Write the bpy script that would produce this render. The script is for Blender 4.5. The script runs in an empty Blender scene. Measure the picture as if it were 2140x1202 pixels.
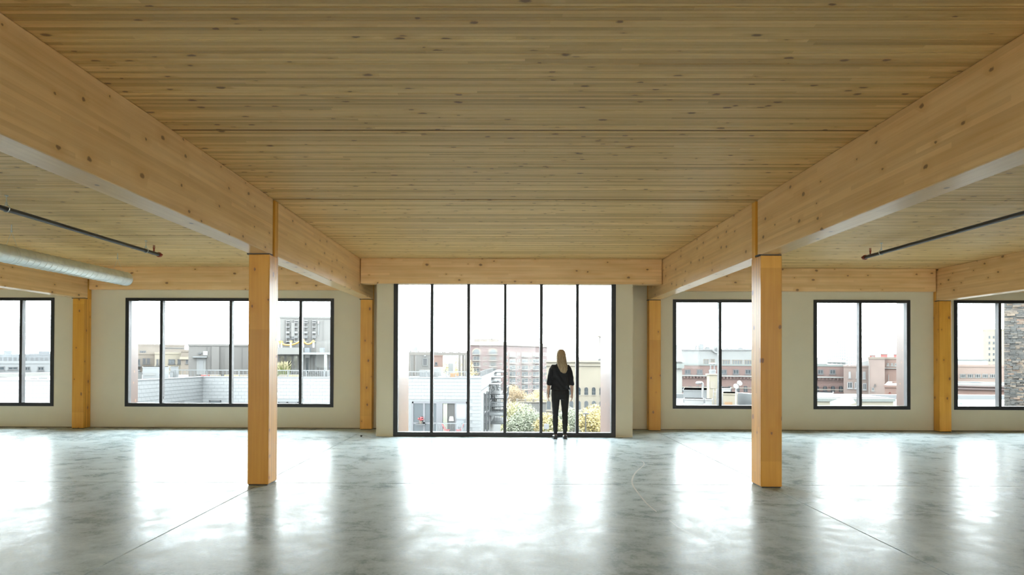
import bpy, bmesh, math, random
from mathutils import Vector, Matrix
R = random.Random(7)
sc = bpy.context.scene
C = sc.collection

# ------------------------------------------------------------------ camera
F, EYE = 1427.0, Vector((0, 0, 1.53))
YAW, PIT, ROL, CX, CY = .00741, .00889, .00349, 1045.354, 735.36
_f = Vector((-math.sin(YAW), math.cos(YAW), 0)); _r = Vector((math.cos(YAW), math.sin(YAW), 0)); _u = Vector((0, 0, 1))
_f2 = _f * math.cos(PIT) + _u * math.sin(PIT); _u2 = _u * math.cos(PIT) - _f * math.sin(PIT)
_r3 = _r * math.cos(ROL) + _u2 * math.sin(ROL); _u3 = _u2 * math.cos(ROL) - _r * math.sin(ROL)
cd = bpy.data.cameras.new('camera'); cam = bpy.data.objects.new('camera', cd); C.objects.link(cam)
cd.sensor_fit = 'HORIZONTAL'; cd.sensor_width = 36.0; cd.lens = 36.0 * F / 2140
cd.shift_x = (1070 - CX) / 2140; cd.shift_y = (CY - 601) / 2140
cd.clip_start = .05; cd.clip_end = 5000
m = Matrix.Identity(4)
for i in range(3):
    m[i][0] = _r3[i]; m[i][1] = _u3[i]; m[i][2] = -_f2[i]; m[i][3] = EYE[i]
cam.matrix_world = m
sc.camera = cam

# ------------------------------------------------------------------ daylight
SKY = 13.0
w = bpy.data.worlds.new('overcast_sky'); sc.world = w; w.use_nodes = True
nt = w.node_tree; nt.nodes.clear()
bg = nt.nodes.new('ShaderNodeBackground'); wo = nt.nodes.new('ShaderNodeOutputWorld')
tc = nt.nodes.new('ShaderNodeTexCoord'); sp = nt.nodes.new('ShaderNodeSeparateXYZ'); rp = nt.nodes.new('ShaderNodeValToRGB')
nt.links.new(tc.outputs['Generated'], sp.inputs[0]); nt.links.new(sp.outputs['Z'], rp.inputs[0])
rp.color_ramp.elements[0].position = 0; rp.color_ramp.elements[0].color = (.88, .95, 1.0, 1)
rp.color_ramp.elements[1].position = .5; rp.color_ramp.elements[1].color = (.92, .97, 1.0, 1)
nt.links.new(rp.outputs[0], bg.inputs['Color']); bg.inputs['Strength'].default_value = SKY
nt.links.new(bg.outputs[0], wo.inputs[0])

def area(name, x, y, z, sx, sz, rot, power, color=(1, 1, 1), portal=False):
    l = bpy.data.lights.new(name, 'AREA'); l.shape = 'RECTANGLE'; l.size = sx; l.size_y = sz; l.energy = power; l.color = color
    o = bpy.data.objects.new(name, l); C.objects.link(o); o.location = (x, y, z); o.rotation_euler = rot
    if portal: l.cycles.is_portal = True
    return o
# area lights added to fill the room, set outside the unseen rear windows
YB = -8.0
REAR = [(-9.0, 3.0), (0.1, 3.0), (9.2, 3.0)]
for x, wd in REAR:
    area('rear_fill_light', x, YB - .25, 1.7, wd, 1.6, (math.radians(90), 0, 0), 100.0, (1.0, .92, .78))

sc.view_settings.view_transform = 'Standard'; sc.view_settings.look = 'None'
sc.view_settings.gamma = 1.0; sc.view_settings.use_curve_mapping = False
sc.view_settings.exposure = 0.68
sc.cycles.use_denoising = True
sc.cycles.max_bounces = 10; sc.cycles.diffuse_bounces = 6; sc.cycles.glossy_bounces = 4
sc.cycles.transparent_max_bounces = 16; sc.cycles.volume_bounces = 0
sc.cycles.caustics_reflective = False; sc.cycles.caustics_refractive = False
sc.cycles.sample_clamp_indirect = 8.0

# ------------------------------------------------------------------ helpers
def ray(px, py): return _f2 + _r3 * ((px - CX) / F) - _u3 * ((py - CY) / F)
def at(px, py, Y):
    d = ray(px, py); return EYE + d * (Y / d.y)

class MB:
    def __init__(s): s.v = []; s.f = []
    def add(s, vs, fs):
        n = len(s.v); s.v += [tuple(p) for p in vs]; s.f += [tuple(i + n for i in f) for f in fs]; return s
    def box(s, x0, x1, y0, y1, z0, z1):
        return s.add([(x0, y0, z0), (x1, y0, z0), (x1, y1, z0), (x0, y1, z0), (x0, y0, z1), (x1, y0, z1), (x1, y1, z1), (x0, y1, z1)],
                     [(3, 2, 1, 0), (4, 5, 6, 7), (0, 1, 5, 4), (1, 2, 6, 5), (2, 3, 7, 6), (3, 0, 4, 7)])
    def prism(s, poly, z0, z1):          # poly counter-clockwise in x, y
        n = len(poly)
        return s.add([(x, y, z0) for x, y in poly] + [(x, y, z1) for x, y in poly],
                     [tuple(range(n - 1, -1, -1)), tuple(range(n, 2 * n))] + [(i, (i + 1) % n, n + (i + 1) % n, n + i) for i in range(n)])
    def bar(s, a, b, wd, ht=None):       # square bar between two points
        return s.cyl(a, b, wd * .7071, 4, (ht or wd) * .7071)
    def cyl(s, a, b, r, n=10, r2=None, rb=None):
        a = Vector(a); b = Vector(b); d = (b - a).normalized()
        h = Vector((0, 0, 1)) if abs(d.z) < .9 else Vector((1, 0, 0))
        u = d.cross(h).normalized(); w_ = u.cross(d).normalized(); r2 = r2 or r; k = 1 if rb is None else rb / r
        off = math.pi / n if n == 4 else 0
        va = [a + u * (r * math.cos(2 * math.pi * i / n + off)) + w_ * (r2 * math.sin(2 * math.pi * i / n + off)) for i in range(n)]
        vb = [b + u * (k * r * math.cos(2 * math.pi * i / n + off)) + w_ * (k * r2 * math.sin(2 * math.pi * i / n + off)) for i in range(n)]
        return s.add(va + vb, [tuple(range(n - 1, -1, -1)), tuple(range(n, 2 * n))] + [(i, (i + 1) % n, n + (i + 1) % n, n + i) for i in range(n)])
    def tube(s, pts, r, n=8):
        for a, b in zip(pts, pts[1:]): s.cyl(a, b, r, n)
        return s
    def loft(s, rings, n=18, cap=True):  # rings: (centre, rx, ry[, axis vectors u, w])
        base = len(s.v)
        for rg in rings:
            c = Vector(rg[0]); u = Vector(rg[3]) if len(rg) > 3 else Vector((1, 0, 0)); w_ = Vector(rg[4]) if len(rg) > 3 else Vector((0, 1, 0))
            for i in range(n):
                t = 2 * math.pi * i / n
                s.v.append(tuple(c + u * (rg[1] * math.cos(t)) + w_ * (rg[2] * math.sin(t))))
        for k in range(len(rings) - 1):
            for i in range(n):
                a = base + k * n; j = (i + 1) % n
                s.f.append((a + i, a + j, a + n + j, a + n + i))
        if cap:
            s.f.append(tuple(range(base + n - 1, base - 1, -1)))
            e = base + (len(rings) - 1) * n; s.f.append(tuple(range(e, e + n)))
        return s
    def sphere(s, c, rx, ry, rz, n=14, k=8):
        c = Vector(c); rs = []
        for j in range(1, k):
            t = math.pi * j / k
            rs.append((c + Vector((0, 0, -rz * math.cos(t))), rx * math.sin(t), ry * math.sin(t)))
        return s.loft(rs, n)
    def build(s, name, mat, parent=None, smooth=False, origin=None):
        o0 = wloc(parent) if parent else Vector(origin) if origin else s.base()
        me = bpy.data.meshes.new(name)
        me.from_pydata([tuple(Vector(p) - o0) for p in s.v], [], s.f); me.update()
        if mat: me.materials.append(mat)
        if smooth: me.polygons.foreach_set('use_smooth', [True] * len(me.polygons))
        o = bpy.data.objects.new(name, me); C.objects.link(o)
        if parent: o.parent = parent
        else: o.location = o0
        return o
    def base(s):
        xs = [p[0] for p in s.v]; ys = [p[1] for p in s.v]; zs = [p[2] for p in s.v]
        return Vector(((min(xs) + max(xs)) / 2, (min(ys) + max(ys)) / 2, min(zs)))
def wloc(o):
    v = Vector((0, 0, 0))
    while o: v += Vector(o.location); o = o.parent
    return v
def tag(o, label, cat, group=None, kind=None):
    o['label'] = label; o['category'] = cat
    if group: o['group'] = group
    if kind: o['kind'] = kind
    return o
def thing(name, label, cat, loc, group=None, kind=None):
    o = bpy.data.objects.new(name, None); o.empty_display_size = .2; C.objects.link(o); o.location = loc
    return tag(o, label, cat, group, kind)
def smooth_of(o): o.data.polygons.foreach_set('use_smooth', [True] * len(o.data.polygons)); return o
def dup(o, loc, parent=None):
    c = o.copy(); C.objects.link(c); c.location = loc
    if parent: c.parent = parent
    for ch in list(o.children):
        k = ch.copy(); C.objects.link(k); k.parent = c
        for g in list(ch.children):
            q = g.copy(); C.objects.link(q); q.parent = k
    return c

# ------------------------------------------------------------------ materials
def new_mat(name):
    m = bpy.data.materials.new(name); m.use_nodes = True; nt = m.node_tree
    return m, nt, nt.nodes['Principled BSDF']
def N(nt, t, **kw):
    n = nt.nodes.new(t)
    for k, v in kw.items(): setattr(n, k, v)
    return n
def M_(nt, op, a, b=None, c=None):
    n = N(nt, 'ShaderNodeMath', operation=op)
    for i, x in enumerate((a, b, c)):
        if x is None: continue
        if isinstance(x, (int, float)): n.inputs[i].default_value = x
        else: nt.links.new(x, n.inputs[i])
    return n.outputs[0]
def ramp(nt, fac, stops):
    r = N(nt, 'ShaderNodeValToRGB'); nt.links.new(fac, r.inputs[0]); e = r.color_ramp.elements
    while len(e) < len(stops): e.new(.5)
    for k, (p, c) in enumerate(stops):
        e[k].position = p; e[k].color = (*(c if isinstance(c, tuple) else (c, c, c)), 1)
    return r.outputs[0]
def mixc(nt, fac, a, b, mode='MIX'):
    n = N(nt, 'ShaderNodeMix', data_type='RGBA', blend_type=mode)
    for i, x in ((0, fac), (6, a), (7, b)):
        if isinstance(x, (int, float)): n.inputs[i].default_value = x
        elif isinstance(x, tuple): n.inputs[i].default_value = (*x, 1)
        else: nt.links.new(x, n.inputs[i])
    return n.outputs[2]
def comb(nt, x, y, z):
    n = N(nt, 'ShaderNodeCombineXYZ')
    for i, v in enumerate((x, y, z)):
        if isinstance(v, (int, float)): n.inputs[i].default_value = v
        else: nt.links.new(v, n.inputs[i])
    return n.outputs[0]
def noise(nt, vec, scale, detail=3, rough=.55):
    n = N(nt, 'ShaderNodeTexNoise'); n.inputs['Scale'].default_value = scale; n.inputs['Detail'].default_value = detail; n.inputs['Roughness'].default_value = rough
    nt.links.new(vec, n.inputs['Vector']); return n.outputs['Fac']
def bump(nt, p, h, strength, dist=.01):
    b = N(nt, 'ShaderNodeBump'); b.inputs['Strength'].default_value = strength; b.inputs['Distance'].default_value = dist
    nt.links.new(h, b.inputs['Height']); nt.links.new(b.outputs[0], p.inputs['Normal'])
def plain(name, col, rough=.6, metal=0.0, var=.12, scale=3.0):
    m, nt, p = new_mat(name); t = N(nt, 'ShaderNodeTexCoord')
    f = noise(nt, t.outputs['Object'], scale)
    k = ramp(nt, f, [(.25, 1 - var), (.75, 1 + var)])
    nt.links.new(mixc(nt, 1.0, col, k, 'MULTIPLY'), p.inputs['Base Color'])
    p.inputs['Roughness'].default_value = rough; p.inputs['Metallic'].default_value = metal
    return m
def wood(name, axis, lam, col, dark, knot=(.22, .10, .045), rough=.30, lamstep=.0381, board=.14, knots=4.6, keep=.42, kr=.098, grain=.5, spec=.5):
    m, nt, p = new_mat(name); t = N(nt, 'ShaderNodeTexCoord'); s = N(nt, 'ShaderNodeSeparateXYZ'); nt.links.new(t.outputs['Object'], s.inputs[0])
    oi = N(nt, 'ShaderNodeObjectInfo'); X = s.outputs
    rnd = M_(nt, 'MULTIPLY', oi.outputs['Random'], 91.0)
    ax = 'XYZ'.index(axis); al = M_(nt, 'ADD', X[ax], rnd); o1, o2 = [X[i] for i in range(3) if i != ax]
    li = M_(nt, 'FLOOR', M_(nt, 'DIVIDE', M_(nt, 'ADD', X['XYZ'.index(lam)], 100.0), lamstep))
    wn = N(nt, 'ShaderNodeTexWhiteNoise', noise_dimensions='2D')
    seg = M_(nt, 'FLOOR', M_(nt, 'ADD', M_(nt, 'DIVIDE', al, 2.3), M_(nt, 'MULTIPLY', li, .413)))
    nt.links.new(comb(nt, li, seg, 0), wn.inputs['Vector'])
    gv = comb(nt, M_(nt, 'MULTIPLY', al, .9), M_(nt, 'MULTIPLY', o1, 34), M_(nt, 'MULTIPLY', o2, 34))
    g = noise(nt, gv, 1.0, 5, .62)
    gv2 = comb(nt, M_(nt, 'MULTIPLY', al, 1.4), M_(nt, 'MULTIPLY', o1, 5), M_(nt, 'MULTIPLY', o2, 5))
    g2 = noise(nt, gv2, 1.0, 2)
    f = M_(nt, 'ADD', M_(nt, 'MULTIPLY', ramp(nt, g, [(.32, 0.0), (.7, 1.0)]), grain), M_(nt, 'MULTIPLY', ramp(nt, g2, [(.3, 0.0), (.72, 1.0)]), .35))
    base = mixc(nt, f, col, dark)
    k = M_(nt, 'MULTIPLY_ADD', wn.outputs['Value'], board * 2, 1 - board)
    base = mixc(nt, 1.0, base, comb(nt, k, M_(nt, 'POWER', k, 1.25), M_(nt, 'POWER', k, 1.6)), 'MULTIPLY')
    # knots
    vo = N(nt, 'ShaderNodeTexVoronoi', voronoi_dimensions='2D'); vo.inputs['Scale'].default_value = knots
    kv = N(nt, 'ShaderNodeVectorMath', operation='ADD'); sx = [M_(nt, 'MULTIPLY', al, .62), M_(nt, 'ADD', M_(nt, 'ADD', o1, o2), M_(nt, 'MULTIPLY', rnd, .37)), 0.0]
    nt.links.new(comb(nt, *sx), kv.inputs[0])
    nz = N(nt, 'ShaderNodeTexNoise'); nz.inputs['Scale'].default_value = 30; nt.links.new(t.outputs['Object'], nz.inputs['Vector'])
    sc_ = N(nt, 'ShaderNodeVectorMath', operation='SCALE'); sc_.inputs['Scale'].default_value = .02; nt.links.new(nz.outputs['Color'], sc_.inputs[0])
    nt.links.new(sc_.outputs[0], kv.inputs[1]); nt.links.new(kv.outputs[0], vo.inputs['Vector'])
    cs = N(nt, 'ShaderNodeSeparateColor'); nt.links.new(vo.outputs['Color'], cs.inputs[0])
    sel = M_(nt, 'GREATER_THAN', cs.outputs[0], keep)
    rad = M_(nt, 'MULTIPLY_ADD', cs.outputs[1], kr * .9, kr * .35)
    kk = M_(nt, 'SUBTRACT', 1.0, M_(nt, 'DIVIDE', vo.outputs['Distance'], rad)); kk = M_(nt, 'MULTIPLY', M_(nt, 'MINIMUM', M_(nt, 'MAXIMUM', M_(nt, 'MULTIPLY', kk, 2.0), 0.0), .85), sel)
    halo = M_(nt, 'MULTIPLY', M_(nt, 'MAXIMUM', M_(nt, 'SUBTRACT', 1.0, M_(nt, 'DIVIDE', vo.outputs['Distance'], M_(nt, 'MULTIPLY', rad, 4.0))), 0.0), M_(nt, 'MULTIPLY', sel, .75))
    base = mixc(nt, halo, base, dark); base = mixc(nt, kk, base, knot)
    nt.links.new(base, p.inputs['Base Color'])
    p.inputs['Roughness'].default_value = rough; p.inputs['Specular IOR Level'].default_value = spec
    bump(nt, p, g, .12, .004)
    return m
WOOD_C, WOOD_D = (.88, .61, .31), (.70, .41, .155)
wd_y = wood('glulam_along_depth', 'Y', 'Z', WOOD_C, WOOD_D, board=.07)
wd_x = wood('glulam_across', 'X', 'Z', WOOD_C, WOOD_D, board=.07)
wd_z = wood('glulam_upright', 'Z', 'Y', (.82, .425, .07), (.64, .285, .038), spec=.35, rough=.38)
wd_deck = wood('nail_laminated_spruce', 'X', 'Y', (.78, .53, .225), (.62, .365, .115), rough=.52, lamstep=.0381, board=.16, knots=6.0, keep=.70, kr=.13, grain=.35)
def lam_mat():                                   # single boards: random tone per object
    m = wd_deck.copy(); m.name = 'nail_laminated_board'; nt = m.node_tree; p = nt.nodes['Principled BSDF']
    src = p.inputs['Base Color'].links[0].from_socket; oi = N(nt, 'ShaderNodeObjectInfo')
    k = M_(nt, 'MULTIPLY_ADD', oi.outputs['Random'], .26, .87)
    nt.links.new(mixc(nt, 1.0, src, comb(nt, k, M_(nt, 'POWER', k, 1.2), M_(nt, 'POWER', k, 1.5)), 'MULTIPLY'), p.inputs['Base Color']); return m
wd_lam = lam_mat()
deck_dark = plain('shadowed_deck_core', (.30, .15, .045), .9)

def concrete():
    m, nt, p = new_mat('polished_concrete'); t = N(nt, 'ShaderNodeTexCoord'); g = N(nt, 'ShaderNodeNewGeometry'); P = g.outputs['Position']
    mp = N(nt, 'ShaderNodeMapping'); mp.inputs['Scale'].default_value = (.8, 1.3, 1); nt.links.new(P, mp.inputs[0])
    a = noise(nt, mp.outputs[0], .55, 6, .62); b = noise(nt, P, 4.5, 9, .76); c = noise(nt, P, 45, 3)
    dn = N(nt, 'ShaderNodeTexNoise'); dn.inputs['Scale'].default_value = 1.6; dn.inputs['Detail'].default_value = 7; dn.inputs['Roughness'].default_value = .7; dn.inputs['Distortion'].default_value = 1.6; nt.links.new(P, dn.inputs['Vector'])
    d = dn.outputs['Fac']
    v = M_(nt, 'ADD', M_(nt, 'ADD', M_(nt, 'MULTIPLY', a, .22), M_(nt, 'MULTIPLY', d, .36)), M_(nt, 'ADD', M_(nt, 'MULTIPLY', b, .32), M_(nt, 'MULTIPLY', c, .10)))
    col = ramp(nt, v, [(.38, (.20, .275, .315)), (.46, (.37, .45, .485)), (.53, (.51, .60, .635)), (.63, (.67, .745, .77))])
    nt.links.new(col, p.inputs['Base Color'])
    nt.links.new(ramp(nt, v, [(.38, .21), (.62, .38)]), p.inputs['Roughness'])
    p.inputs['IOR'].default_value = 1.10
    nt.links.new(ramp(nt, v, [(.38, .50), (.50, .28), (.62, .12)]), p.inputs['Specular IOR Level'])
    bump(nt, p, M_(nt, 'ADD', d, M_(nt, 'MULTIPLY', b, .5)), .10, .01)
    return m
conc = concrete()
drywall = plain('painted_drywall', (.69, .62, .455), .75, var=.02)
black_alu = plain('black_anodised_aluminium', (.014, .014, .015), .5, .0, var=.1)
steel_dark = plain('dark_steel_plate', (.05, .048, .045), .5, .6)
galv = plain('galvanised_steel', (.62, .66, .66), .3, .9, var=.1, scale=9)
pipe_m = plain('black_steel_pipe', (.035, .035, .036), .45, .3)
brass = plain('red_bronze_fitting', (.30, .06, .03), .4, .6)
cedar = wood('reddish_cladding', 'Z', 'Y', (.075, .043, .031), (.058, .030, .021), lamstep=.14, board=.06)
def glass_mat(name, tint=(.96, .98, .97), refl=.06):
    m, nt, p = new_mat(name); nt.nodes.remove(p); out = [n for n in nt.nodes if n.type == 'OUTPUT_MATERIAL'][0]
    tr = N(nt, 'ShaderNodeBsdfTransparent'); tr.inputs[0].default_value = (*tint, 1); gl = N(nt, 'ShaderNodeBsdfGlossy'); gl.inputs['Roughness'].default_value = .02
    lw = N(nt, 'ShaderNodeFresnel'); lw.inputs[0].default_value = 1.12
    mx = N(nt, 'ShaderNodeMixShader'); nt.links.new(lw.outputs[0], mx.inputs[0]); nt.links.new(tr.outputs[0], mx.inputs[1]); nt.links.new(gl.outputs[0], mx.inputs[2]); nt.links.new(mx.outputs[0], out.inputs[0])
    return m
glass = glass_mat('clear_window_glass')

# ================================================================== ROOM SHELL
H, WY = 3.45, 14.65                              # ceiling height, face of the window wall
GX = (-9.05, -2.945, 3.16, 9.265)                # column grid lines
XL, XR = -15.2, 15.4
# floor: cast slabs with tooled joints between them
BX0, BX1, BY = -2.5, 2.47, 13.25                 # the bay that stands into the room
fl = MB().prism([(XL - .3, YB - .3), (XR + .3, YB - .3), (XR + .3, WY + .40), (BX1, WY + .40), (BX1, BY + .12), (BX0, BY + .12), (BX0, WY + .40), (XL - .3, WY + .40)], -.35, -.03).build('floor', conc, origin=(0, 0, -.35)); tag(fl, 'mottled grey polished concrete floor of the empty hall', 'floor', kind='structure')
def slab(x0, x1, y0, y1, g):
    b = MB(); x0, x1, y0, y1, e = x0 + g, x1 - g, y0 + g, y1 - g, .004
    b.add([(x0, y0, -.04), (x1, y0, -.04), (x1, y1, -.04), (x0, y1, -.04), (x0, y0, -e), (x1, y0, -e), (x1, y1, -e), (x0, y1, -e),
           (x0 + e, y0 + e, 0), (x1 - e, y0 + e, 0), (x1 - e, y1 - e, 0), (x0 + e, y1 - e, 0)],
          [(3, 2, 1, 0), (0, 1, 5, 4), (1, 2, 6, 5), (2, 3, 7, 6), (3, 0, 4, 7), (4, 5, 9, 8), (5, 6, 10, 9), (6, 7, 11, 10), (7, 4, 8, 11), (8, 9, 10, 11)])
    b.build('concrete_slab', conc, fl)
xs = (XL - .3,) + GX + (XR + .3,); ys = (YB - .3, -4.4, 1.93, 8.30, WY + .4)
for i in range(len(xs) - 1):
    for j in range(len(ys) - 1):
        cells = [(xs[i], xs[i + 1], ys[j], ys[j + 1])]
        if i == 2 and j == 3: cells = [(xs[i], xs[i + 1], ys[j], BY + .02), (xs[i], BX0 + .02, BY + .02, WY + .1), (BX1 - .02, xs[i + 1], BY + .02, WY + .1)]
        for x0, x1, y0, y1 in cells: slab(x0, x1, y0, y1, .003 if len(cells) == 1 or y0 == ys[j] else .0005)
# pale scuff curves left on the floor
def spline(pts, k=8):
    out = []
    for i in range(len(pts) - 1):
        p = [Vector(pts[max(0, min(len(pts) - 1, i + q))]) for q in (-1, 0, 1, 2)]
        for s in range(k):
            t = s / k
            out.append(.5 * ((2 * p[1]) + (p[2] - p[0]) * t + (2 * p[0] - 5 * p[1] + 4 * p[2] - p[3]) * t * t + (3 * p[1] - p[0] - 3 * p[2] + p[3]) * t ** 3))
    out.append(Vector(pts[-1])); return out
scuff_m = plain('pale_scuff', (.62, .64, .64), .35)
def scuff(px_pts, wd):
    pts = []
    for px, py in px_pts:
        d = ray(px, py); q = EYE + d * (-1.53 / d.z); pts.append((q.x, q.y, 0))
    c = spline(pts); b = MB(); n = len(c)
    for i, p in enumerate(c):
        t = (c[min(n - 1, i + 1)] - c[max(0, i - 1)]).normalized(); s = Vector((-t.y, t.x, 0)) * wd * .5 * (1 - .5 * abs(2 * i / n - 1))
        b.v += [tuple(p + s + Vector((0, 0, .0012))), tuple(p - s + Vector((0, 0, .0012)))]
        if i: b.f.append((2 * i - 2, 2 * i - 1, 2 * i + 1, 2 * i))
    b.build('curved_scuff_mark', scuff_m, fl)
scuff([(1318, 959), (1338, 962), (1346, 971), (1330, 986), (1322, 1000), (1322, 1013), (1333, 1030), (1352, 1053), (1372, 1070)], .022)
scuff([(1398, 1087), (1420, 1104), (1450, 1118), (1480, 1124)], .010)
pb = at(755, 913, 13.0); d = ray(755, 913); q = EYE + d * (-1.53 / d.z)
bolt = MB().cyl((q.x, q.y, 0), (q.x, q.y, .03), .014, 8).cyl((q.x, q.y, .012), (q.x, q.y, .020), .024, 6).build('floor_bolt', steel_dark); tag(bolt, 'small dark bolt sticking out of the concrete beside the back left column', 'bolt')

# ceiling: nail-laminated boards on edge
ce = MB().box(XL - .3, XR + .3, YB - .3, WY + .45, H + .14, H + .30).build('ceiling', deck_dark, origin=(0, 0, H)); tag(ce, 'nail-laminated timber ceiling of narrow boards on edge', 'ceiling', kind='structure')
PITCH = .0381
def lam_mesh(b, x0, x1, y0, wd, ch, dz):
    y1 = y0 + wd; z0 = H + dz; z1 = H + .14
    b.add([(x0, y0, z0 + ch), (x0, y0 + ch, z0), (x0, y1 - ch, z0), (x0, y1, z0 + ch), (x0, y1, z1), (x0, y0, z1),
           (x1, y0, z0 + ch), (x1, y0 + ch, z0), (x1, y1 - ch, z0), (x1, y1, z0 + ch), (x1, y1, z1), (x1, y0, z1)],
          [(0, 1, 2, 3, 4, 5), (11, 10, 9, 8, 7, 6), (0, 6, 7, 1), (1, 7, 8, 2), (2, 8, 9, 3), (3, 9, 10, 4), (4, 10, 11, 5), (5, 11, 6, 0)])
variants = []
for k in range(10):
    b = MB(); lam_mesh(b, GX[1] + .005, GX[2] - .005, -.01905 + R.uniform(.0002, .0006), PITCH - R.choice((.0016, .0022, .003, .0048)), R.choice((.0008, .0012, .0016, .0022)), 0)
    me = bpy.data.meshes.new('lamination'); me.from_pydata([tuple(Vector(p) - Vector((0, 0, H))) for p in b.v], [], b.f); me.materials.append(wd_lam); variants.append(me)
JOINTS = (3.255, 5.77, 8.285, 10.80, 13.315)     # joints between the lifted panels
def lam_rows(y0, y1):
    y = y0; out = []
    while y < y1:
        j = [q for q in JOINTS if abs(y - q) < PITCH / 2]
        out.append((y + (.007 if j else 0), bool(j))); y += PITCH
    return out
for y, j in lam_rows(3.36, WY + .05):
    me = R.choice(variants); o = bpy.data.objects.new('lamination', me); C.objects.link(o); o.parent = ce
    if j: o.scale.y = .62
    o.location = (0, y, R.uniform(-.0012, .0018) if not j else .006)
for x0, x1, ya, yb in ((GX[1], GX[2], YB, 3.34), (GX[0], GX[1], YB, WY), (GX[2], GX[3], YB, WY), (XL, GX[0], YB, WY), (GX[3], XR, YB, WY)):
    b = MB()
    for y, j in lam_rows(ya + .02, yb + .03):
        lam_mesh(b, x0 + .005, x1 - .005, y - .019 + (.006 if j else 0), PITCH - .015 if j else PITCH - R.choice((.0016, .0022, .003, .0048)), R.choice((.0008, .0012, .0016, .0022)), R.uniform(-.0012, .0018))
    o = b.build('lamination_field', wd_deck, ce); o['kind'] = 'stuff'

joint_m = plain('joint_shade_brown', (.16, .085, .03), .9)
for jy in JOINTS:                                # dark strips put in for the shade inside joints between the lifted deck panels
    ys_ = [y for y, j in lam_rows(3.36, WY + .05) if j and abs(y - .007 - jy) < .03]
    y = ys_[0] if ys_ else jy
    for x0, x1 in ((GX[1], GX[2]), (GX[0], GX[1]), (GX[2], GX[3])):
        MB().box(x0 + .01, x1 - .01, y - .0255, y - .0125, H + .0005, H + .03).build('joint_shade_strip', joint_m, ce)
# ---- window wall
def px_x(px, py, Y): return at(px, py, Y).x
def px_z(px, py, Y): return at(px, py, Y).z
W_SILL, W_HEAD = .455, 2.795
WIN = {  # frame outer edges across, mullion centres
    1: (-14.1, px_x(113, 740, WY), [-12.6, -11.85, px_x(43.5, 740, WY)]),
    2: (px_x(262, 740, WY), px_x(697.5, 740, WY), [px_x(p, 740, WY) for p in (337, 482, 628)]),
    4: (px_x(1406, 740, WY), px_x(1607.5, 740, WY), [px_x(1505, 740, WY)]),
    5: (px_x(1700, 740, WY), px_x(1902, 740, WY), [px_x(1798, 740, WY)]),
    6: (px_x(1993.5, 740, WY), px_x(1993.5, 740, WY) + 2.08, [px_x(2089.5, 740, WY)]),
}
CX0, CX1 = -2.17, 2.14                           # its glazing
TH = .40
def wall_with_holes(b, x0, x1, y0, y1, z0, z1, holes, zs, zh):
    x = x0
    for a, c in sorted(holes):
        b.box(x, a, y0, y1, z0, z1); b.box(a, c, y0, y1, z0, zs); b.box(a, c, y0, y1, zh, z1); x = c
    b.box(x, x1, y0, y1, z0, z1)
b = MB(); wall_with_holes(b, XL - .3, BX0 + .01, WY, WY + TH, -.02, H + .14, [WIN[1][:2], WIN[2][:2]], W_SILL, W_HEAD)
wl = b.build('wall_back_left', drywall, origin=(-9, WY, 0)); tag(wl, 'beige drywall of the left bays with two wide windows', 'wall', kind='structure')
b = MB(); wall_with_holes(b, BX1 - .01, XR + .3, WY, WY + TH, -.02, H + .14, [WIN[4][:2], WIN[5][:2], WIN[6][:2]], W_SILL, W_HEAD)
wr = b.build('wall_back_right', drywall, origin=(9, WY, 0)); tag(wr, 'grey-beige drywall of the right bays with square windows', 'wall', kind='structure')
b = MB(); b.box(BX0, CX0, BY, BY + .20, -.02, 2.96).box(CX1, BX1, BY, BY + .20, -.02, 2.96).box(BX0, CX0, BY + .20, WY + TH - .02, -.02, H + .1).box(CX1, BX1, BY + .20, WY + TH - .02, -.02, H + .1).box(CX0, CX1, BY + .20, BY + .40, 3.06, H + .1)
wc = b.build('wall_back_center', drywall, origin=(0, BY, 0)); tag(wc, 'beige drywall piers either side of the full-height central window', 'wall', kind='structure')
b = MB(); wall_with_holes(b, XL - .3, XR + .3, YB - .3, YB, -.02, H + .14, [(x - wd / 2, x + wd / 2) for x, wd in REAR], .9, 2.5)
tag(b.build('wall_front', drywall, origin=(0, YB, 0)), 'plain drywall behind the viewer with three window openings', 'wall', kind='structure')
tag(MB().box(XL - .3, XL, YB, WY, -.02, H + .14).build('wall_left', drywall, origin=(XL, 0, 0)), 'plain drywall closing the hall at the far left', 'wall', kind='structure')
tag(MB().box(XR, XR + .3, YB, WY, -.02, H + .14).build('wall_right', drywall, origin=(XR, 0, 0)), 'plain drywall closing the hall at the far right', 'wall', kind='structure')
# reddish cladding on the outer reveals
for n, (x0, x1, y0, y1, z0, z1) in enumerate(((CX0 - .02, CX0 + .035, BY + .16, WY + TH + .05, -.4, 3.3), (CX1 - .035, CX1 + .02, BY + .16, WY + TH + .05, -.4, 3.3))):
    T = thing('trim_%d' % (n + 1), ('reddish metal cladding on the left outer return of the central window', 'reddish metal cladding on the right outer return of the central window')[n], 'cladding', ((x0 + x1) / 2, y0, z0), kind='structure')
    zz = z0; k = 0
    for hh in (2.85, .84):
        MB().box(x0, x1, y0, y1, zz, zz + hh - .012).build('cladding_panel', cedar, T); zz += hh
trim_n = 3

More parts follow.
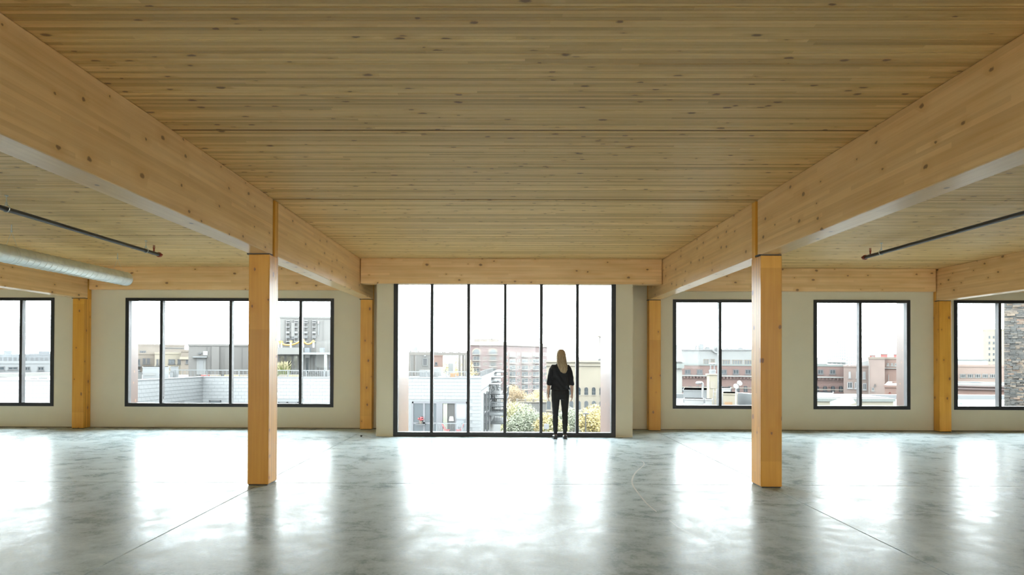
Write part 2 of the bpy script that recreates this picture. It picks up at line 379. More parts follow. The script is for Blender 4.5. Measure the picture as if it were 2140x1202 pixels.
def window(n, label, x0, x1, z0, z1, y, muls, fw=.075, mw=.06, dp=.10, fw_b=None, ext=True):
    T = thing('window_%d' % n, label, 'window', ((x0 + x1) / 2, y, z0), kind='structure')
    ya, yb = y - .012, y + dp; fb = fw_b or fw
    MB().box(x0, x0 + fw, ya, yb, z0, z1).build('jamb', black_alu, T); MB().box(x1 - fw, x1, ya, yb, z0, z1).build('jamb', black_alu, T)
    MB().box(x0 + fw, x1 - fw, ya, yb, z1 - fw * .8, z1).build('head', black_alu, T); MB().box(x0 + fw, x1 - fw, ya - .004, yb, z0, z0 + fb).build('sill', black_alu, T)
    for q in muls: MB().box(q - mw / 2, q + mw / 2, ya + .004, yb, z0 + fb, z1 - fw * .8).build('mullion', black_alu, T)
    e = [x0 + fw - mw / 2] + list(muls) + [x1 - fw + mw / 2]
    for a, c in zip(e, e[1:]):
        MB().box(a + mw / 2 - .004, c - mw / 2 + .004, y + dp * .55, y + dp * .55 + .008, z0 + fb - .004, z1 - fw * .8 + .004).build('pane', glass, T)
    return T
def outer_reveal(x0, x1, z0, z1):               # pale aluminium and cladding lining outside the glass
    global trim_n
    for a, c, side in ((x0 - .03, x0 + .05, 'left'), (x1 - .05, x1 + .03, 'right')):
        yield a, c, side
wins = {1: 'black-framed window at the far left, cut off by the picture edge', 2: 'wide four-light black-framed window left of the central bay',
        4: 'two-light black-framed window partly hidden by the front right column', 5: 'two-light black-framed window facing hazy towers',
        6: 'black-framed window at the far right looking onto an old brick stack'}
for n, (x0, x1, mu) in WIN.items():
    window(n, wins[n], x0, x1, W_SILL, W_HEAD, WY, mu)
    T = thing('trim_%d' % trim_n, 'pale reddish outer lining around the opening of the ' + wins[n].split(',')[0].replace('black-framed ', ''), 'cladding', ((x0 + x1) / 2, WY + .13, W_SILL), kind='structure'); trim_n += 1
    MB().box(x0 - .01, x0 + .03, WY + .13, WY + TH + .06, W_SILL, W_HEAD).build('lining', cedar, T); MB().box(x1 - .03, x1 + .01, WY + .13, WY + TH + .06, W_SILL, W_HEAD).build('lining', cedar, T)
    MB().box(x0 + .03, x1 - .03, WY + .13, WY + TH + .06, W_SILL - .02, W_SILL + .02).build('lining', galv, T); MB().box(x0 + .03, x1 - .03, WY + .13, WY + TH + .06, W_HEAD - .02, W_HEAD + .01).build('lining', cedar, T)
window(3, 'full-height six-light black-framed central window in front of the standing woman', CX0, CX1, 0, 3.06, BY, [px_x(p, 750, BY + .02) for p in (902.5, 979, 1055.5, 1131, 1206.5)], fw=.085, mw=.056, fw_b=.085, dp=.12)
for n, (x, wd) in zip((7, 8, 9), REAR):
    window(n, ('left', 'middle', 'right')[n - 7] + ' window in the wall behind the viewer', x - wd / 2, x + wd / 2, .9, 2.5, YB - .11, [x - wd / 4, x, x + wd / 4])

# portals guide daylight through the front openings (they give off no light)
for n, (x0, x1, mu) in WIN.items():
    area('window_portal', (x0 + x1) / 2, WY + .5, (W_SILL + W_HEAD) / 2, x1 - x0, W_HEAD - W_SILL, (math.radians(-90), 0, 0), 1, portal=True)
area('window_portal', (CX0 + CX1) / 2, WY + .55, 1.5, CX1 - CX0, 3.0, (math.radians(-90), 0, 0), 1, portal=True)

# slim brown strip that paints the shade where drywall meets the floor
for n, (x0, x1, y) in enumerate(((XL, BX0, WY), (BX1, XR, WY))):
    tag(MB().box(x0, x1, y - .006, y, .0, .014).build('foot_shade_' + ('left', 'right')[n], plain('dull_brown_foot_shade', (.16, .11, .06), .8)), ('thin brown strip of painted shade at the foot of the left window wall', 'thin brown strip of painted shade at the foot of the right window wall')[n], 'foot_shade', kind='structure')

# ================================================================== TIMBER FRAME
ZB, CW, CD = 2.77, .25, .31
def bevel_box(x0, x1, y0, y1, z0, z1, e=.006):
    bm = bmesh.new(); bmesh.ops.create_cube(bm, size=1)
    for v in bm.verts: v.co = ((x0 + x1) / 2 + v.co.x * (x1 - x0), (y0 + y1) / 2 + v.co.y * (y1 - y0), (z0 + z1) / 2 + v.co.z * (z1 - z0))
    bmesh.ops.bevel(bm, geom=bm.edges[:], offset=e, segments=1, affect='EDGES')
    b = MB(); b.v = [tuple(v.co) for v in bm.verts]; bm.verts.index_update(); b.f = [tuple(v.index for v in f.verts) for f in bm.faces]; bm.free(); return b
def column(x, y, label, dep=CD):
    T = thing('glulam_column', label, 'column', (x, y + CD / 2, 0), 'glulam columns of the hall', 'thing')
    bevel_box(x - CW / 2, x + CW / 2, y, y + dep, .012, ZB - .012).build('shaft', wd_z, T)
    bevel_box(x - CW / 2, x + CW / 2, y + (.184 if dep == CD else .122), y + (.296 if dep == CD else dep), ZB - .014, H - .004, .003).build('tenon', wd_z, T)
    MB().box(x - CW / 2 + .012, x + CW / 2 - .012, y + .01, y + dep - .01, 0, .014).build('base_plate', steel_dark, T)
    MB().box(x - CW / 2 - .025, x + CW / 2 - .004, y + .004, y + .125, ZB - .012, ZB + .002).build('bearing_plate', steel_dark, T)
    return T
column(GX[1], 8.13, 'orange-toned timber column standing free in the left foreground')
column(GX[2], 8.13, 'orange-toned timber column standing free in the right foreground')
column(GX[1], 14.44, 'timber column against the window wall just left of the central bay', .205)
column(GX[2], 14.44, 'timber column against the window wall just right of the central bay', .205)
column(GX[0], 14.40, 'timber column below the round duct between the two left windows', .245)
column(GX[3], 14.44, 'timber column at the window wall beside the brick-stack window', .205)
def beam(x0, x1, y0, y1, z0, z1, mat, label):
    o = bevel_box(x0, x1, y0, y1, z0, z1).build('glulam_beam', mat); tag(o, label, 'beam', 'glulam ceiling beams', 'thing'); return o
bw = CW / 2
beam(GX[1] - bw, GX[1] + bw, -4.2, 8.24, ZB, H - .002, wd_y, 'long timber beam running from the upper left corner to the front left column')
beam(GX[2] - bw, GX[2] + bw, -4.2, 8.24, ZB, H - .002, wd_y, 'long timber beam running from the upper right corner to the front right column')
beam(GX[1] - bw, GX[1] + bw, 8.43, 14.555, ZB, H - .002, wd_y, 'timber beam from the front left column back to the window wall')
beam(GX[2] - bw, GX[2] + bw, 8.43, 14.555, ZB, H - .002, wd_y, 'timber beam from the front right column back to the window wall')
beam(GX[0] - bw, GX[0] + bw, 8.43, 14.515, ZB, H - .002, wd_y, 'timber beam under the round duct, meeting the window wall at far left')
beam(GX[3] - bw, GX[3] + bw, 8.43, 14.555, ZB, H - .002, wd_y, 'timber beam meeting the window wall at the far right')
ZC = 2.962
beam(GX[1] + bw + .012, GX[2] - bw - .012, 13.19, 13.44, ZC, H - .002, wd_x, 'short timber beam across the top of the central window')
beam(GX[0] + bw + .03, GX[1] - bw - .012, 14.50, 14.648, ZC, H - .002, wd_x, 'timber beam over the wide window left of centre')
beam(GX[2] + bw + .012, GX[3] - bw - .03, 14.50, 14.648, ZC, H - .002, wd_x, 'timber beam over the two square windows right of centre')
beam(XL + .01, GX[0] - bw - .012, 14.50, 14.648, ZC, H - .002, wd_x, 'timber beam over the window at the far left edge')
beam(GX[3] + bw + .012, XR - .01, 14.50, 14.648, ZC, H - .002, wd_x, 'timber beam over the window at the far right edge')

# ================================================================== SERVICES
def sprinkler(x, z, y0, y1, hangers, label, grp):
    T = thing('sprinkler_pipe', label, 'pipe', (x, y1, z), grp)
    r = .029
    smooth_of(MB().cyl((x, y0, z), (x, y1 - .05, z), r, 14).build('pipe', pipe_m, T))
    for yh in hangers:
        hg = MB(); ring = [(x + (r + .012) * math.cos(t * math.pi / 8), yh, z + (r + .012) * math.sin(t * math.pi / 8) + .006) for t in range(17)]
        hg.tube(ring, .005, 6); hg.cyl((x, yh, z + r + .012), (x, yh, z + r + .05), .013, 8); hg.cyl((x, yh, z + r + .03), (x, yh, H), .006, 8); hg.cyl((x, yh, H - .012), (x, yh, H), .02, 8)
        hg.build('hanger', galv, T)
    cp = MB().cyl((x, y1 - .07, z), (x, y1 - .03, z), r + .013, 14).cyl((x, y1 - .03, z), (x, y1, z), r + .004, 12)
    for sx in (-1, 1): cp.box(x + sx * .045 - .012, x + sx * .045 + .012, y1 - .06, y1 - .035, z - .012, z + .012)
    cp.build('end_cap', brass, T)
    hd = MB().cyl((x, y1 - .22, z + r), (x, y1 - .22, z + .075), .013, 10).cyl((x, y1 - .22, z + .075), (x, y1 - .22, z + .09), .018, 8)
    hd.cyl((x - .016, y1 - .22, z + .09), (x - .010, y1 - .22, z + .128), .004, 6).cyl((x + .016, y1 - .22, z + .09), (x + .010, y1 - .22, z + .128), .004, 6).cyl((x, y1 - .22, z + .092), (x, y1 - .22, z + .122), .005, 6).cyl((x, y1 - .22, z + .128), (x, y1 - .22, z + .132), .02, 12)
    hd.build('sprinkler_head', brass, T)
    return T
sprinkler(-5.953, 3.282, 1.0, 11.72, (4.92, 8.08, 11.24), 'dark sprinkler pipe hung under the left ceiling bay above the duct', 'sprinkler pipes')
sprinkler(6.20, 3.285, 1.0, 11.86, (5.0, 8.1, 11.30), 'dark sprinkler pipe hung under the right ceiling bay', 'sprinkler pipes')
# spiral duct
dx, dz, dr = -7.215, 3.005, .127
T = thing('spiral_duct', 'round galvanised spiral duct hung near the ceiling at left', 'duct', (dx, 12.9, dz))
b = MB(); n = 32; y0, y1 = 2.2, 12.93
prof = []; y = y0
while y < y1 - .12:
    prof += [(y, dr), (y + .118, dr), (y + .121, dr + .0045), (y + .129, dr + .0045), (y + .132, dr)]; y += .132
prof += [(y1, dr), (y1, dr - .006), (y0, dr - .006)]
for k, (yy, r_) in enumerate(prof):
    for i in range(n):
        t = 2 * math.pi * i / n; lag = .132 * i / n if 0 < k < len(prof) - 3 else 0
        b.v.append((dx + r_ * math.cos(t), min(yy + lag, y1), dz + r_ * math.sin(t)))
    if k:
        for i in range(n): b.f.append(((k - 1) * n + i, (k - 1) * n + (i + 1) % n, k * n + (i + 1) % n, k * n + i))
duct_m = plain('bright_galvanised_duct', (.74, .78, .76), .36, .6, var=.08, scale=6)
b.build('duct_body', duct_m, T, smooth=False)
for yh in (3.9, 6.9, 9.9, 12.63):
    hg = MB().cyl((dx, yh, H), (dx, yh, H - .10), .008, 6).cyl((dx, yh, H - .085), (dx, yh, H - .105), .014, 6)
    for sx in (-1, 1): hg.cyl((dx, yh, H - .10), (dx + sx * dr * .8, yh, dz + dr * .62), .0018, 4)
    ring = [(dx + (dr + .006) * math.cos(t * math.pi / 12), yh, dz + (dr + .006) * math.sin(t * math.pi / 12)) for t in range(25)]
    hg.tube(ring, .002, 4); hg.build('cable_hanger', galv, T)

# ================================================================== WOMAN AT THE WINDOW
def solid(b, voxel, name, mat, parent, smooth_it=2, disp=None):
    me = bpy.data.meshes.new(name + '_raw'); me.from_pydata(b.v, [], b.f); me.update()
    bm = bmesh.new(); bm.from_mesh(me); bmesh.ops.recalc_face_normals(bm, faces=bm.faces); bm.to_mesh(me); bm.free()
    o = bpy.data.objects.new(name + '_raw', me); C.objects.link(o)
    md = o.modifiers.new('r', 'REMESH'); md.mode = 'VOXEL'; md.voxel_size = voxel
    if smooth_it:
        sm = o.modifiers.new('s', 'SMOOTH'); sm.factor = .5; sm.iterations = smooth_it
    dg = bpy.context.evaluated_depsgraph_get(); dg.update()
    out = bpy.data.meshes.new_from_object(o.evaluated_get(dg)); out.name = name
    bpy.data.objects.remove(o)
    if disp:
        for v in out.vertices: v.co += v.normal * disp(v.co)
    out.materials.clear(); out.materials.append(mat); out.polygons.foreach_set('use_smooth', [True] * len(out.polygons))
    q = bpy.data.objects.new(name, out); C.objects.link(q)
    if parent: q.parent = parent
    return q
skin = plain('skin', (.50, .30, .21), .5, var=.05)
black_cloth = plain('black_knit', (.012, .012, .015), .85, var=.2, scale=30)
black_jean = plain('black_denim', (.010, .010, .011), .8, var=.2, scale=60)
shoe_m = plain('black_leather', (.012, .011, .010), .35)
def hair_material():
    m, nt, p = new_mat('blonde_hair'); t = N(nt, 'ShaderNodeTexCoord'); s = N(nt, 'ShaderNodeSeparateXYZ'); nt.links.new(t.outputs['Object'], s.inputs[0])
    v = comb(nt, M_(nt, 'MULTIPLY', s.outputs[0], 130), M_(nt, 'MULTIPLY', s.outputs[1], 130), M_(nt, 'MULTIPLY', s.outputs[2], 5))
    nt.links.new(ramp(nt, noise(nt, v, 1.0, 3), [(.3, (.16, .105, .055)), (.5, (.32, .225, .12)), (.7, (.50, .37, .22))]), p.inputs['Base Color']); p.inputs['Roughness'].default_value = .4
    return m
hair_m = hair_material()
def limb(b, pts, n=14):                          # pts: (centre, rx, ry), rings square to the path
    rs = []
    for i, (c, rx, ry) in enumerate(pts):
        a = Vector(pts[max(0, i - 1)][0]); e = Vector(pts[min(len(pts) - 1, i + 1)][0]); d = (e - a).normalized()
        w_ = Vector((0, 1, 0)) if abs(d.y) < .8 else Vector((0, 0, 1)); u = w_.cross(d).normalized(); w_ = d.cross(u).normalized()
        rs.append((c, rx, ry, u, w_))
    b.loft(rs, n)
PX, PY = 1.045, 12.96
body_b = MB()
torso = [((0, 0, .76), .150, .10), ((0, 0, .84), .165, .112), ((0, -.005, .90), .165, .112), ((0, 0, .98), .142, .098), ((.002, .005, 1.06), .122, .088), ((.004, .01, 1.16), .132, .098), ((.005, .012, 1.26), .146, .104),
         ((.006, .004, 1.34), .146, .090), ((.006, -.004, 1.385), .118, .066), ((.007, -.006, 1.415), .085, .058), ((.008, 0, 1.44), .054, .054), ((.009, .012, 1.50), .049, .051), ((.01, .018, 1.53), .05, .052)]
body_b.loft(torso, 24)
hc = Vector((.012, .028, 1.592))                 # head
head = []
for j in range(1, 14):
    t = math.pi * j / 14; z = -math.cos(t)
    jaw = 1 - .26 * max(0, -z) ** 1.2
    head.append((hc + Vector((0, .012 * (1 if z < 0 else 0) * -z, z * .108)), .072 * math.sin(t) ** .8 * jaw, .092 * math.sin(t) ** .8 * (1 - .12 * max(0, -z))))
body_b.loft(head, 22)
body_b.loft([(hc + Vector((0, .088, .012)), .009, .006), (hc + Vector((0, .100, -.012)), .013, .012), (hc + Vector((0, .094, -.026)), .015, .010), (hc + Vector((0, .085, -.032)), .010, .006)], 10)   # nose
for s in (-1, 1): body_b.sphere(hc + Vector((s * .074, -.004, -.006)), .008, .018, .030, 10, 6)                                                                                                     # ears
def legs(b, k, zlow, extra=0):
    for s in (-1, 1):
        limb(b, [((s * .080, 0, .86), .084 + k, .10 + k), ((s * .086, 0, .74), .073 + k, .088 + k), ((s * .089, .006, .60), .060 + k, .072 + k), ((s * .090, .010, .47), .049 + k, .056 + k), ((s * .090, .006, .41), .046 + k, .052 + k),
                 ((s * .091, -.010, .31), .047 + k, .054 + k), ((s * .091, -.012, .22), .040 + k, .045 + k), ((s * .090, -.008, .12), .032 + k, .036 + k), ((s * .090, -.006, zlow), .031 + k, .035 + k)], 16)
legs(body_b, 0, .05)
for s in (-1, 1):                                # feet
    body_b.loft([((s * .090, -.045, .035), .028, .030, (1, 0, 0), (0, 0, 1)), ((s * .092, 0, .045), .033, .040, (1, 0, 0), (0, 0, 1)), ((s * .098, .09, .030), .040, .024, (1, 0, 0), (0, 0, 1)), ((s * .102, .155, .022), .030, .014, (1, 0, 0), (0, 0, 1))], 12)
ARM = lambda s: [Vector((s * .150, -.004, 1.365)), Vector((s * .192, -.022, 1.20)), Vector((s * .212, -.020, 1.075)), Vector((s * .222, .004, .95)), Vector((s * .224, .022, .865))]
for s in (-1, 1):
    A = ARM(s)
    limb(body_b, [(A[0] + Vector((s * -.060, .004, .004)), .026, .030), (A[0] + Vector((s * -.022, .002, -.002)), .038, .044), ((A[0] + A[1]) / 2, .042, .045), (A[1], .040, .042), (A[2], .036, .037), ((A[2] * 2 + A[3]) / 3, .037, .038), (A[3], .030, .031), (A[4], .022, .026)], 14)
    wr_ = A[4]; pl = wr_ + Vector((s * .003, .014, -.085))
    limb(body_b, [(wr_ + Vector((0, 0, .01)), .021, .025), (wr_ + Vector((0, .004, -.03)), .018, .034), (pl, .017, .038), (pl + Vector((0, .002, -.01)), .014, .036)], 12)   # palm, flat side to the thigh
    for q, (oy, ln) in enumerate(((.026, .072), (.010, .082), (-.008, .077), (-.024, .060))):                                # fingers slightly curled
        p0 = pl + Vector((0, oy, .008)); p1 = p0 + Vector((s * -.002, .004, -.45 * ln - .006)); p2 = p1 + Vector((s * -.010, .006, -.30 * ln)); p3 = p2 + Vector((s * -.014, .006, -.20 * ln))
        limb(body_b, [(p0, .0088, .0088), (p1, .0082, .0082), (p2, .0076, .0076), (p3, .0062, .0062)], 8)
    t0 = wr_ + Vector((s * -.006, .028, -.030)); t1 = t0 + Vector((s * -.008, .022, -.030)); t2 = t1 + Vector((s * -.008, .008, -.028))
    limb(body_b, [(t0, .013, .013), (t1, .0105, .0105), (t2, .0082, .0082)], 8)                                             # thumb leaves the side of the palm
woman = solid(body_b, .0045, 'person', skin, None, 2)
woman.location = (PX, PY, 0)
tag(woman, 'woman in black standing with her back turned, looking out of the central window', 'person')
# face details
eye_w = plain('eye', (.75, .74, .72), .2); lip = plain('lips', (.42, .16, .13), .45); brow = plain('brow', (.22, .14, .07), .8)
for s in (-1, 1):
    e = solid(MB().sphere(hc + Vector((s * .030, .079, .004)), .013, .009, .009), .002, 'eye', eye_w, woman, 1)
    i = solid(MB().sphere(hc + Vector((s * .030, .0855, .004)), .0055, .0035, .0055), .0012, 'iris', plain('iris', (.05, .07, .09), .2), e, 1)
    bb = MB(); limb(bb, [(hc + Vector((s * .014, .090, .024)), .004, .003), (hc + Vector((s * .030, .088, .030)), .004, .0035), (hc + Vector((s * .046, .078, .026)), .003, .002)], 8); bb.build('eyebrow', brow, None).parent = woman
    woman.children[-1].location = Vector(woman.children[-1].location)
mb = MB(); limb(mb, [(hc + Vector((-.022, .083, -.052)), .003, .003), (hc + Vector((0, .091, -.052)), .006, .007), (hc + Vector((.022, .083, -.052)), .003, .003)], 8); o = mb.build('mouth', lip, None); o.parent = woman
# hair: long, falling to below the shoulder blades, drifting to her right
hb = MB()
hr = [((.012, .004, 1.703), .012, .015), ((.012, .004, 1.698), .034, .042), ((.012, .004, 1.688), .053, .066), ((.012, .003, 1.670), .070, .086), ((.012, .001, 1.645), .082, .099), ((.012, -.004, 1.61), .091, .107), ((.012, -.022, 1.55), .096, .098), ((.016, -.044, 1.49), .094, .080), ((.024, -.066, 1.43), .096, .060),
      ((.036, -.086, 1.38), .094, .045), ((.046, -.100, 1.33), .084, .034), ((.054, -.106, 1.28), .062, .026), ((.060, -.108, 1.255), .040, .018), ((.062, -.108, 1.245), .02, .01)]
hb.loft(hr, 26)
def strands(co): return (0 if co.z > 1.66 else min(1, (1.66 - co.z) * 12)) * (.0022 * math.sin(co.x * 190 + 14 * math.sin(co.z * 5)) + .0014 * math.sin(co.x * 420 + co.z * 9))
hair = solid(hb, .005, 'hair', hair_m, woman, 1, strands)
# black top with sleeves pushed below the elbow
tb = MB()
tb.loft([((0, -.004, .935), .186, .128), ((0, -.004, .975), .182, .126), ((.002, .0, 1.05), .160, .116), ((.004, .006, 1.16), .158, .118), ((.005, .010, 1.26), .164, .120), ((.006, .002, 1.34), .166, .106), ((.006, -.004, 1.39), .142, .083), ((.007, -.006, 1.418), .092, .066), ((.008, -.002, 1.432), .066, .060)], 26)
for s in (-1, 1):
    A = ARM(s)
    limb(tb, [(A[0] + Vector((s * -.060, .004, .006)), .034, .040), (A[0] + Vector((s * -.018, .002, .004)), .050, .056), (A[0] * .6 + A[1] * .4, .052, .056), (A[1], .050, .053), (A[2], .049, .050), (A[2] + (A[3] - A[2]) * .30, .048, .048), (A[2] + (A[3] - A[2]) * .44, .046, .046), (A[2] + (A[3] - A[2]) * .46, .044, .044)], 16)
def folds(co): return .004 * math.sin(co.z * 46 + 5 * math.sin(co.x * 14)) * (1 if co.z < 1.2 else .4) + .002 * math.sin(co.x * 60 + co.z * 25)
top = solid(tb, .008, 'black_top', black_cloth, woman, 7, folds)
# black trousers
jb = MB(); jb.loft([((0, 0, .75), .156, .108), ((0, -.004, .83), .172, .120), ((0, -.006, .90), .170, .119), ((0, 0, .975), .150, .106)], 24); legs(jb, .007, .085)
def creases(co): return .003 * math.sin(co.z * 60 + co.x * 25) * (1 if co.z < .5 else .35)
solid(jb, .007, 'trousers', black_jean, woman, 2, creases)
for s in (-1, 1):                                # flat black shoes
    sb = MB()
    sb.loft([((s * .090, -.062, .034), .024, .030, (1, 0, 0), (0, 0, 1)), ((s * .090, -.045, .038), .036, .038, (1, 0, 0), (0, 0, 1)), ((s * .092, .0, .040), .041, .041, (1, 0, 0), (0, 0, 1)), ((s * .098, .09, .034), .048, .033, (1, 0, 0), (0, 0, 1)), ((s * .102, .165, .024), .036, .022, (1, 0, 0), (0, 0, 1)), ((s * .103, .182, .016), .016, .012, (1, 0, 0), (0, 0, 1))], 14)
    for i, (x, y, z) in enumerate(sb.v): sb.v[i] = (x, y, max(z, .001))
    sh = solid(sb, .005, 'shoe', shoe_m, woman, 1)
    sl = MB().box(s * .094 - .034, s * .094 + .034, -.058, -.010, 0, .016); o = sl.build('heel', shoe_m, None); o.parent = sh
    o.location = Vector(o.location)

# ================================================================== THE CITY OUTSIDE
class Face:
    """A vertical wall plane through two ground points; u runs along it, n points out of it (to the right of travel is outward)."""
    def __init__(s, a, b):
        s.a = Vector((a[0], a[1], 0)); s.d = (Vector((b[0], b[1], 0)) - s.a).normalized(); s.n = Vector((s.d.y, -s.d.x, 0))
        s.L = (Vector((b[0], b[1], 0)) - s.a).length
    def p(s, u, z, n=0): q = s.a + s.d * u + s.n * n; return (q.x, q.y, z)
    def px(s, x, y):
        d = ray(x, y); t = (s.a - EYE).dot(s.n) / d.dot(s.n); q = EYE + d * t; return (q - s.a).dot(s.d), q.z
    def rect(s, x0, y0, x1, y1):
        u0, z1 = s.px(x0, y0); u1, z0 = s.px(x1, y1); return min(u0, u1), max(u0, u1), min(z0, z1), max(z0, z1)
    def box(s, b, u0, u1, z0, z1, n0, n1):
        v = [s.p(u, z, n) for z in (z0, z1) for u, n in ((u0, n1), (u1, n1), (u1, n0), (u0, n0))]
        return b.add(v, [(3, 2, 1, 0), (4, 5, 6, 7), (0, 1, 5, 4), (1, 2, 6, 5), (2, 3, 7, 6), (3, 0, 4, 7)])
def front(Y): return Face((0, Y), (1, Y))
ZG = -16.0
EXT = .39                                        # reflectance level of the outdoor materials
def ext(c): return tuple(q * EXT for q in c)
def out(name, col, rough=.8, var=.10, scale=.6, metal=0.0): return plain(name, ext(col), rough, metal, var, scale)
def brickmat(name, c1, c2, mortar, s=1.0, axis='x', bw_=.24, bh=.085):
    m, nt, p = new_mat(name); g = N(nt, 'ShaderNodeNewGeometry'); sp = N(nt, 'ShaderNodeSeparateXYZ'); nt.links.new(g.outputs['Position'], sp.inputs[0])
    bt = N(nt, 'ShaderNodeTexBrick'); bt.inputs['Scale'].default_value = 1; bt.inputs['Brick Width'].default_value = bw_ * s; bt.inputs['Row Height'].default_value = bh * s; bt.inputs['Mortar Size'].default_value = .010 * s
    nt.links.new(comb(nt, M_(nt, 'ADD', sp.outputs[0], M_(nt, 'MULTIPLY', sp.outputs[1], .9)), sp.outputs[2], 0), bt.inputs['Vector'])
    for k, c in (('Color1', c1), ('Color2', c2), ('Mortar', mortar)): bt.inputs[k].default_value = (*ext(c), 1)
    n = noise(nt, g.outputs['Position'], .35, 4); k = ramp(nt, n, [(.3, .86), (.7, 1.12)])
    nt.links.new(mixc(nt, 1.0, bt.outputs[0], k, 'MULTIPLY'), p.inputs['Base Color']); p.inputs['Roughness'].default_value = .9
    return m
m_white = out('white_metal_shingle', (.125, .131, .135), .5, .05)
m_whitew = out('white_metal_wall', (.122, .128, .132), .6, .03)
m_dkmetal = out('taupe_metal_panel', (.080, .073, .066), .6, .06)
m_dkmetal2 = out('grey_taupe_metal_panel', (.098, .093, .086), .6, .06)
m_dkframe = out('charcoal_frame', (.035, .037, .04), .6)
m_pane = out('dark_window_glass', (.035, .045, .052), .12, .25, .5)
m_pane2 = out('pale_window_glass', (.11, .125, .135), .15, .2, .5)
for q_ in (m_pane, m_pane2): q_.node_tree.nodes['Principled BSDF'].inputs['Specular IOR Level'].default_value = .2
m_rail = out('grey_steel_railing', (.11, .12, .125), .5)
m_brick = brickmat('red_brown_brick', (.125, .058, .046), (.105, .048, .040), (.13, .10, .085))
m_brick_far = out('far_red_brown_brick', (.100, .050, .046), .9, .10, .2)
m_brick_pk = brickmat('pinkish_brick', (.19, .128, .108), (.165, .112, .095), (.20, .17, .15))
m_brick_or = brickmat('orange_brick', (.165, .088, .066), (.145, .076, .058), (.16, .12, .10))
m_stone = out('pale_limestone', (.235, .205, .165), .9, .06)
m_cream = out('cream_render', (.23, .20, .15), .9, .06)
m_tan = out('tan_brick', (.145, .118, .092), .9, .08)
m_grey = out('grey_metal_wall', (.155, .158, .155), .7, .06)
m_lgrey = out('light_grey_metal', (.135, .143, .148), .5, .06)
m_blue = out('blue_grey_curtain_wall', (.085, .098, .108), .4, .10)
m_wroof = out('white_roof_membrane', (.15, .15, .15), .8, .10, .3)
m_groof = out('grey_green_coping', (.085, .098, .09), .6, .06)
m_conc = out('weathered_concrete', (.20, .195, .185), .9, .10)
m_yel = out('yellow_hose', (.42, .24, .03), .5, .05); m_wht = out('white_enamel', (.24, .24, .24), .5, .04); m_red = out('red_plastic', (.42, .045, .05), .5, .05)
m_pink = out('faded_red_block', (.30, .085, .075), .9, .06); m_asph = out('asphalt', (.085, .085, .085), .9, .12, .08)
m_wood_o = out('orange_timber', (.26, .15, .07), .8, .1); m_green = out('green_painted_pipe', (.07, .17, .115), .5); m_haze_b = out('pale_tower_concrete', (.16, .16, .165), .9, .05)
m_straw = out('straw_plume', (.30, .26, .14), .9); m_grassy = out('ornamental_grass_green', (.14, .16, .035), .9); m_lampsh = out('white_lamp_shade', (.40, .40, .37), .7, .02)
m_curt = out('pale_curtain', (.30, .31, .25), .9); m_interior = out('dim_room_interior', (.045, .043, .04), .9, .4, .8); m_post = out('bronze_post', (.075, .062, .05), .6)

def facing(px0, py, px1, Y):
    """Wall plane turned to look back at the viewer's street: returns the face with u0, u1 of the two picture columns."""
    cx = at((px0 + px1) / 2, py, Y).x; f = Face((cx, Y), (cx + Y, Y - cx)); return f, f.px(px0, py)[0], f.px(px1, py)[0]
def bldg(name, label, cat, Y, px0, pytop, px1, depth, mat, zb=ZG, group=None, roof=None, para=.0):
    """A block whose front stands at distance Y, turned about its own axis; returns the thing, its front face and extents."""
    f, u0, u1 = facing(px0, pytop, px1, Y); z1 = f.px((px0 + px1) / 2, pytop)[1]
    T = thing(name, label, cat, f.p((u0 + u1) / 2, zb), group)
    b = MB(); f.box(b, u0, u1, zb, z1 - .05, -depth, 0); b.build('wall', mat, T)
    r = MB()
    if para:
        for a in ((u0 - .06, u1 + .06, -.35, .08), (u0 - .06, u1 + .06, -depth - .06, -depth + .35), (u0 - .06, u0 + .35, -depth, 0), (u1 - .35, u1 + .06, -depth, 0)): f.box(r, a[0], a[1], z1 - .05, z1 + para, a[2], a[3])
    f.box(r, u0, u1, z1 - .05, z1, -depth, 0); r.build('roof', roof or mat, T)
    return T, f, u0, u1, z1
def win(T, fc, r, fm=None, pm=None, fw=.07, mull=0, trans=0, sill=True, name='window', proud=.07):
    u0, u1, z0, z1 = r; b = MB(); fm = fm or m_dkframe
    fc.box(b, u0, u0 + fw, z0, z1, -.02, proud); fc.box(b, u1 - fw, u1, z0, z1, -.02, proud); fc.box(b, u0, u1, z1 - fw, z1, -.02, proud); fc.box(b, u0, u1, z0, z0 + fw, -.02, proud)
    for k in range(mull): q = u0 + (u1 - u0) * (k + 1) / (mull + 1); fc.box(b, q - fw / 2, q + fw / 2, z0, z1, -.02, proud - .01)
    for k in range(trans): q = z0 + (z1 - z0) * (k + 1) / (trans + 1); fc.box(b, u0, u1, q - fw / 2, q + fw / 2, -.02, proud - .015)
    if sill: fc.box(b, u0 - .08, u1 + .08, z0 - .10, z0, -.02, proud + .06)
    f = b.build(name, fm, T); g = MB(); fc.box(g, u0 + fw * .5, u1 - fw * .5, z0 + fw * .5, z1 - fw * .5, -.01, .02); g.build('pane', pm or m_pane, f); return f
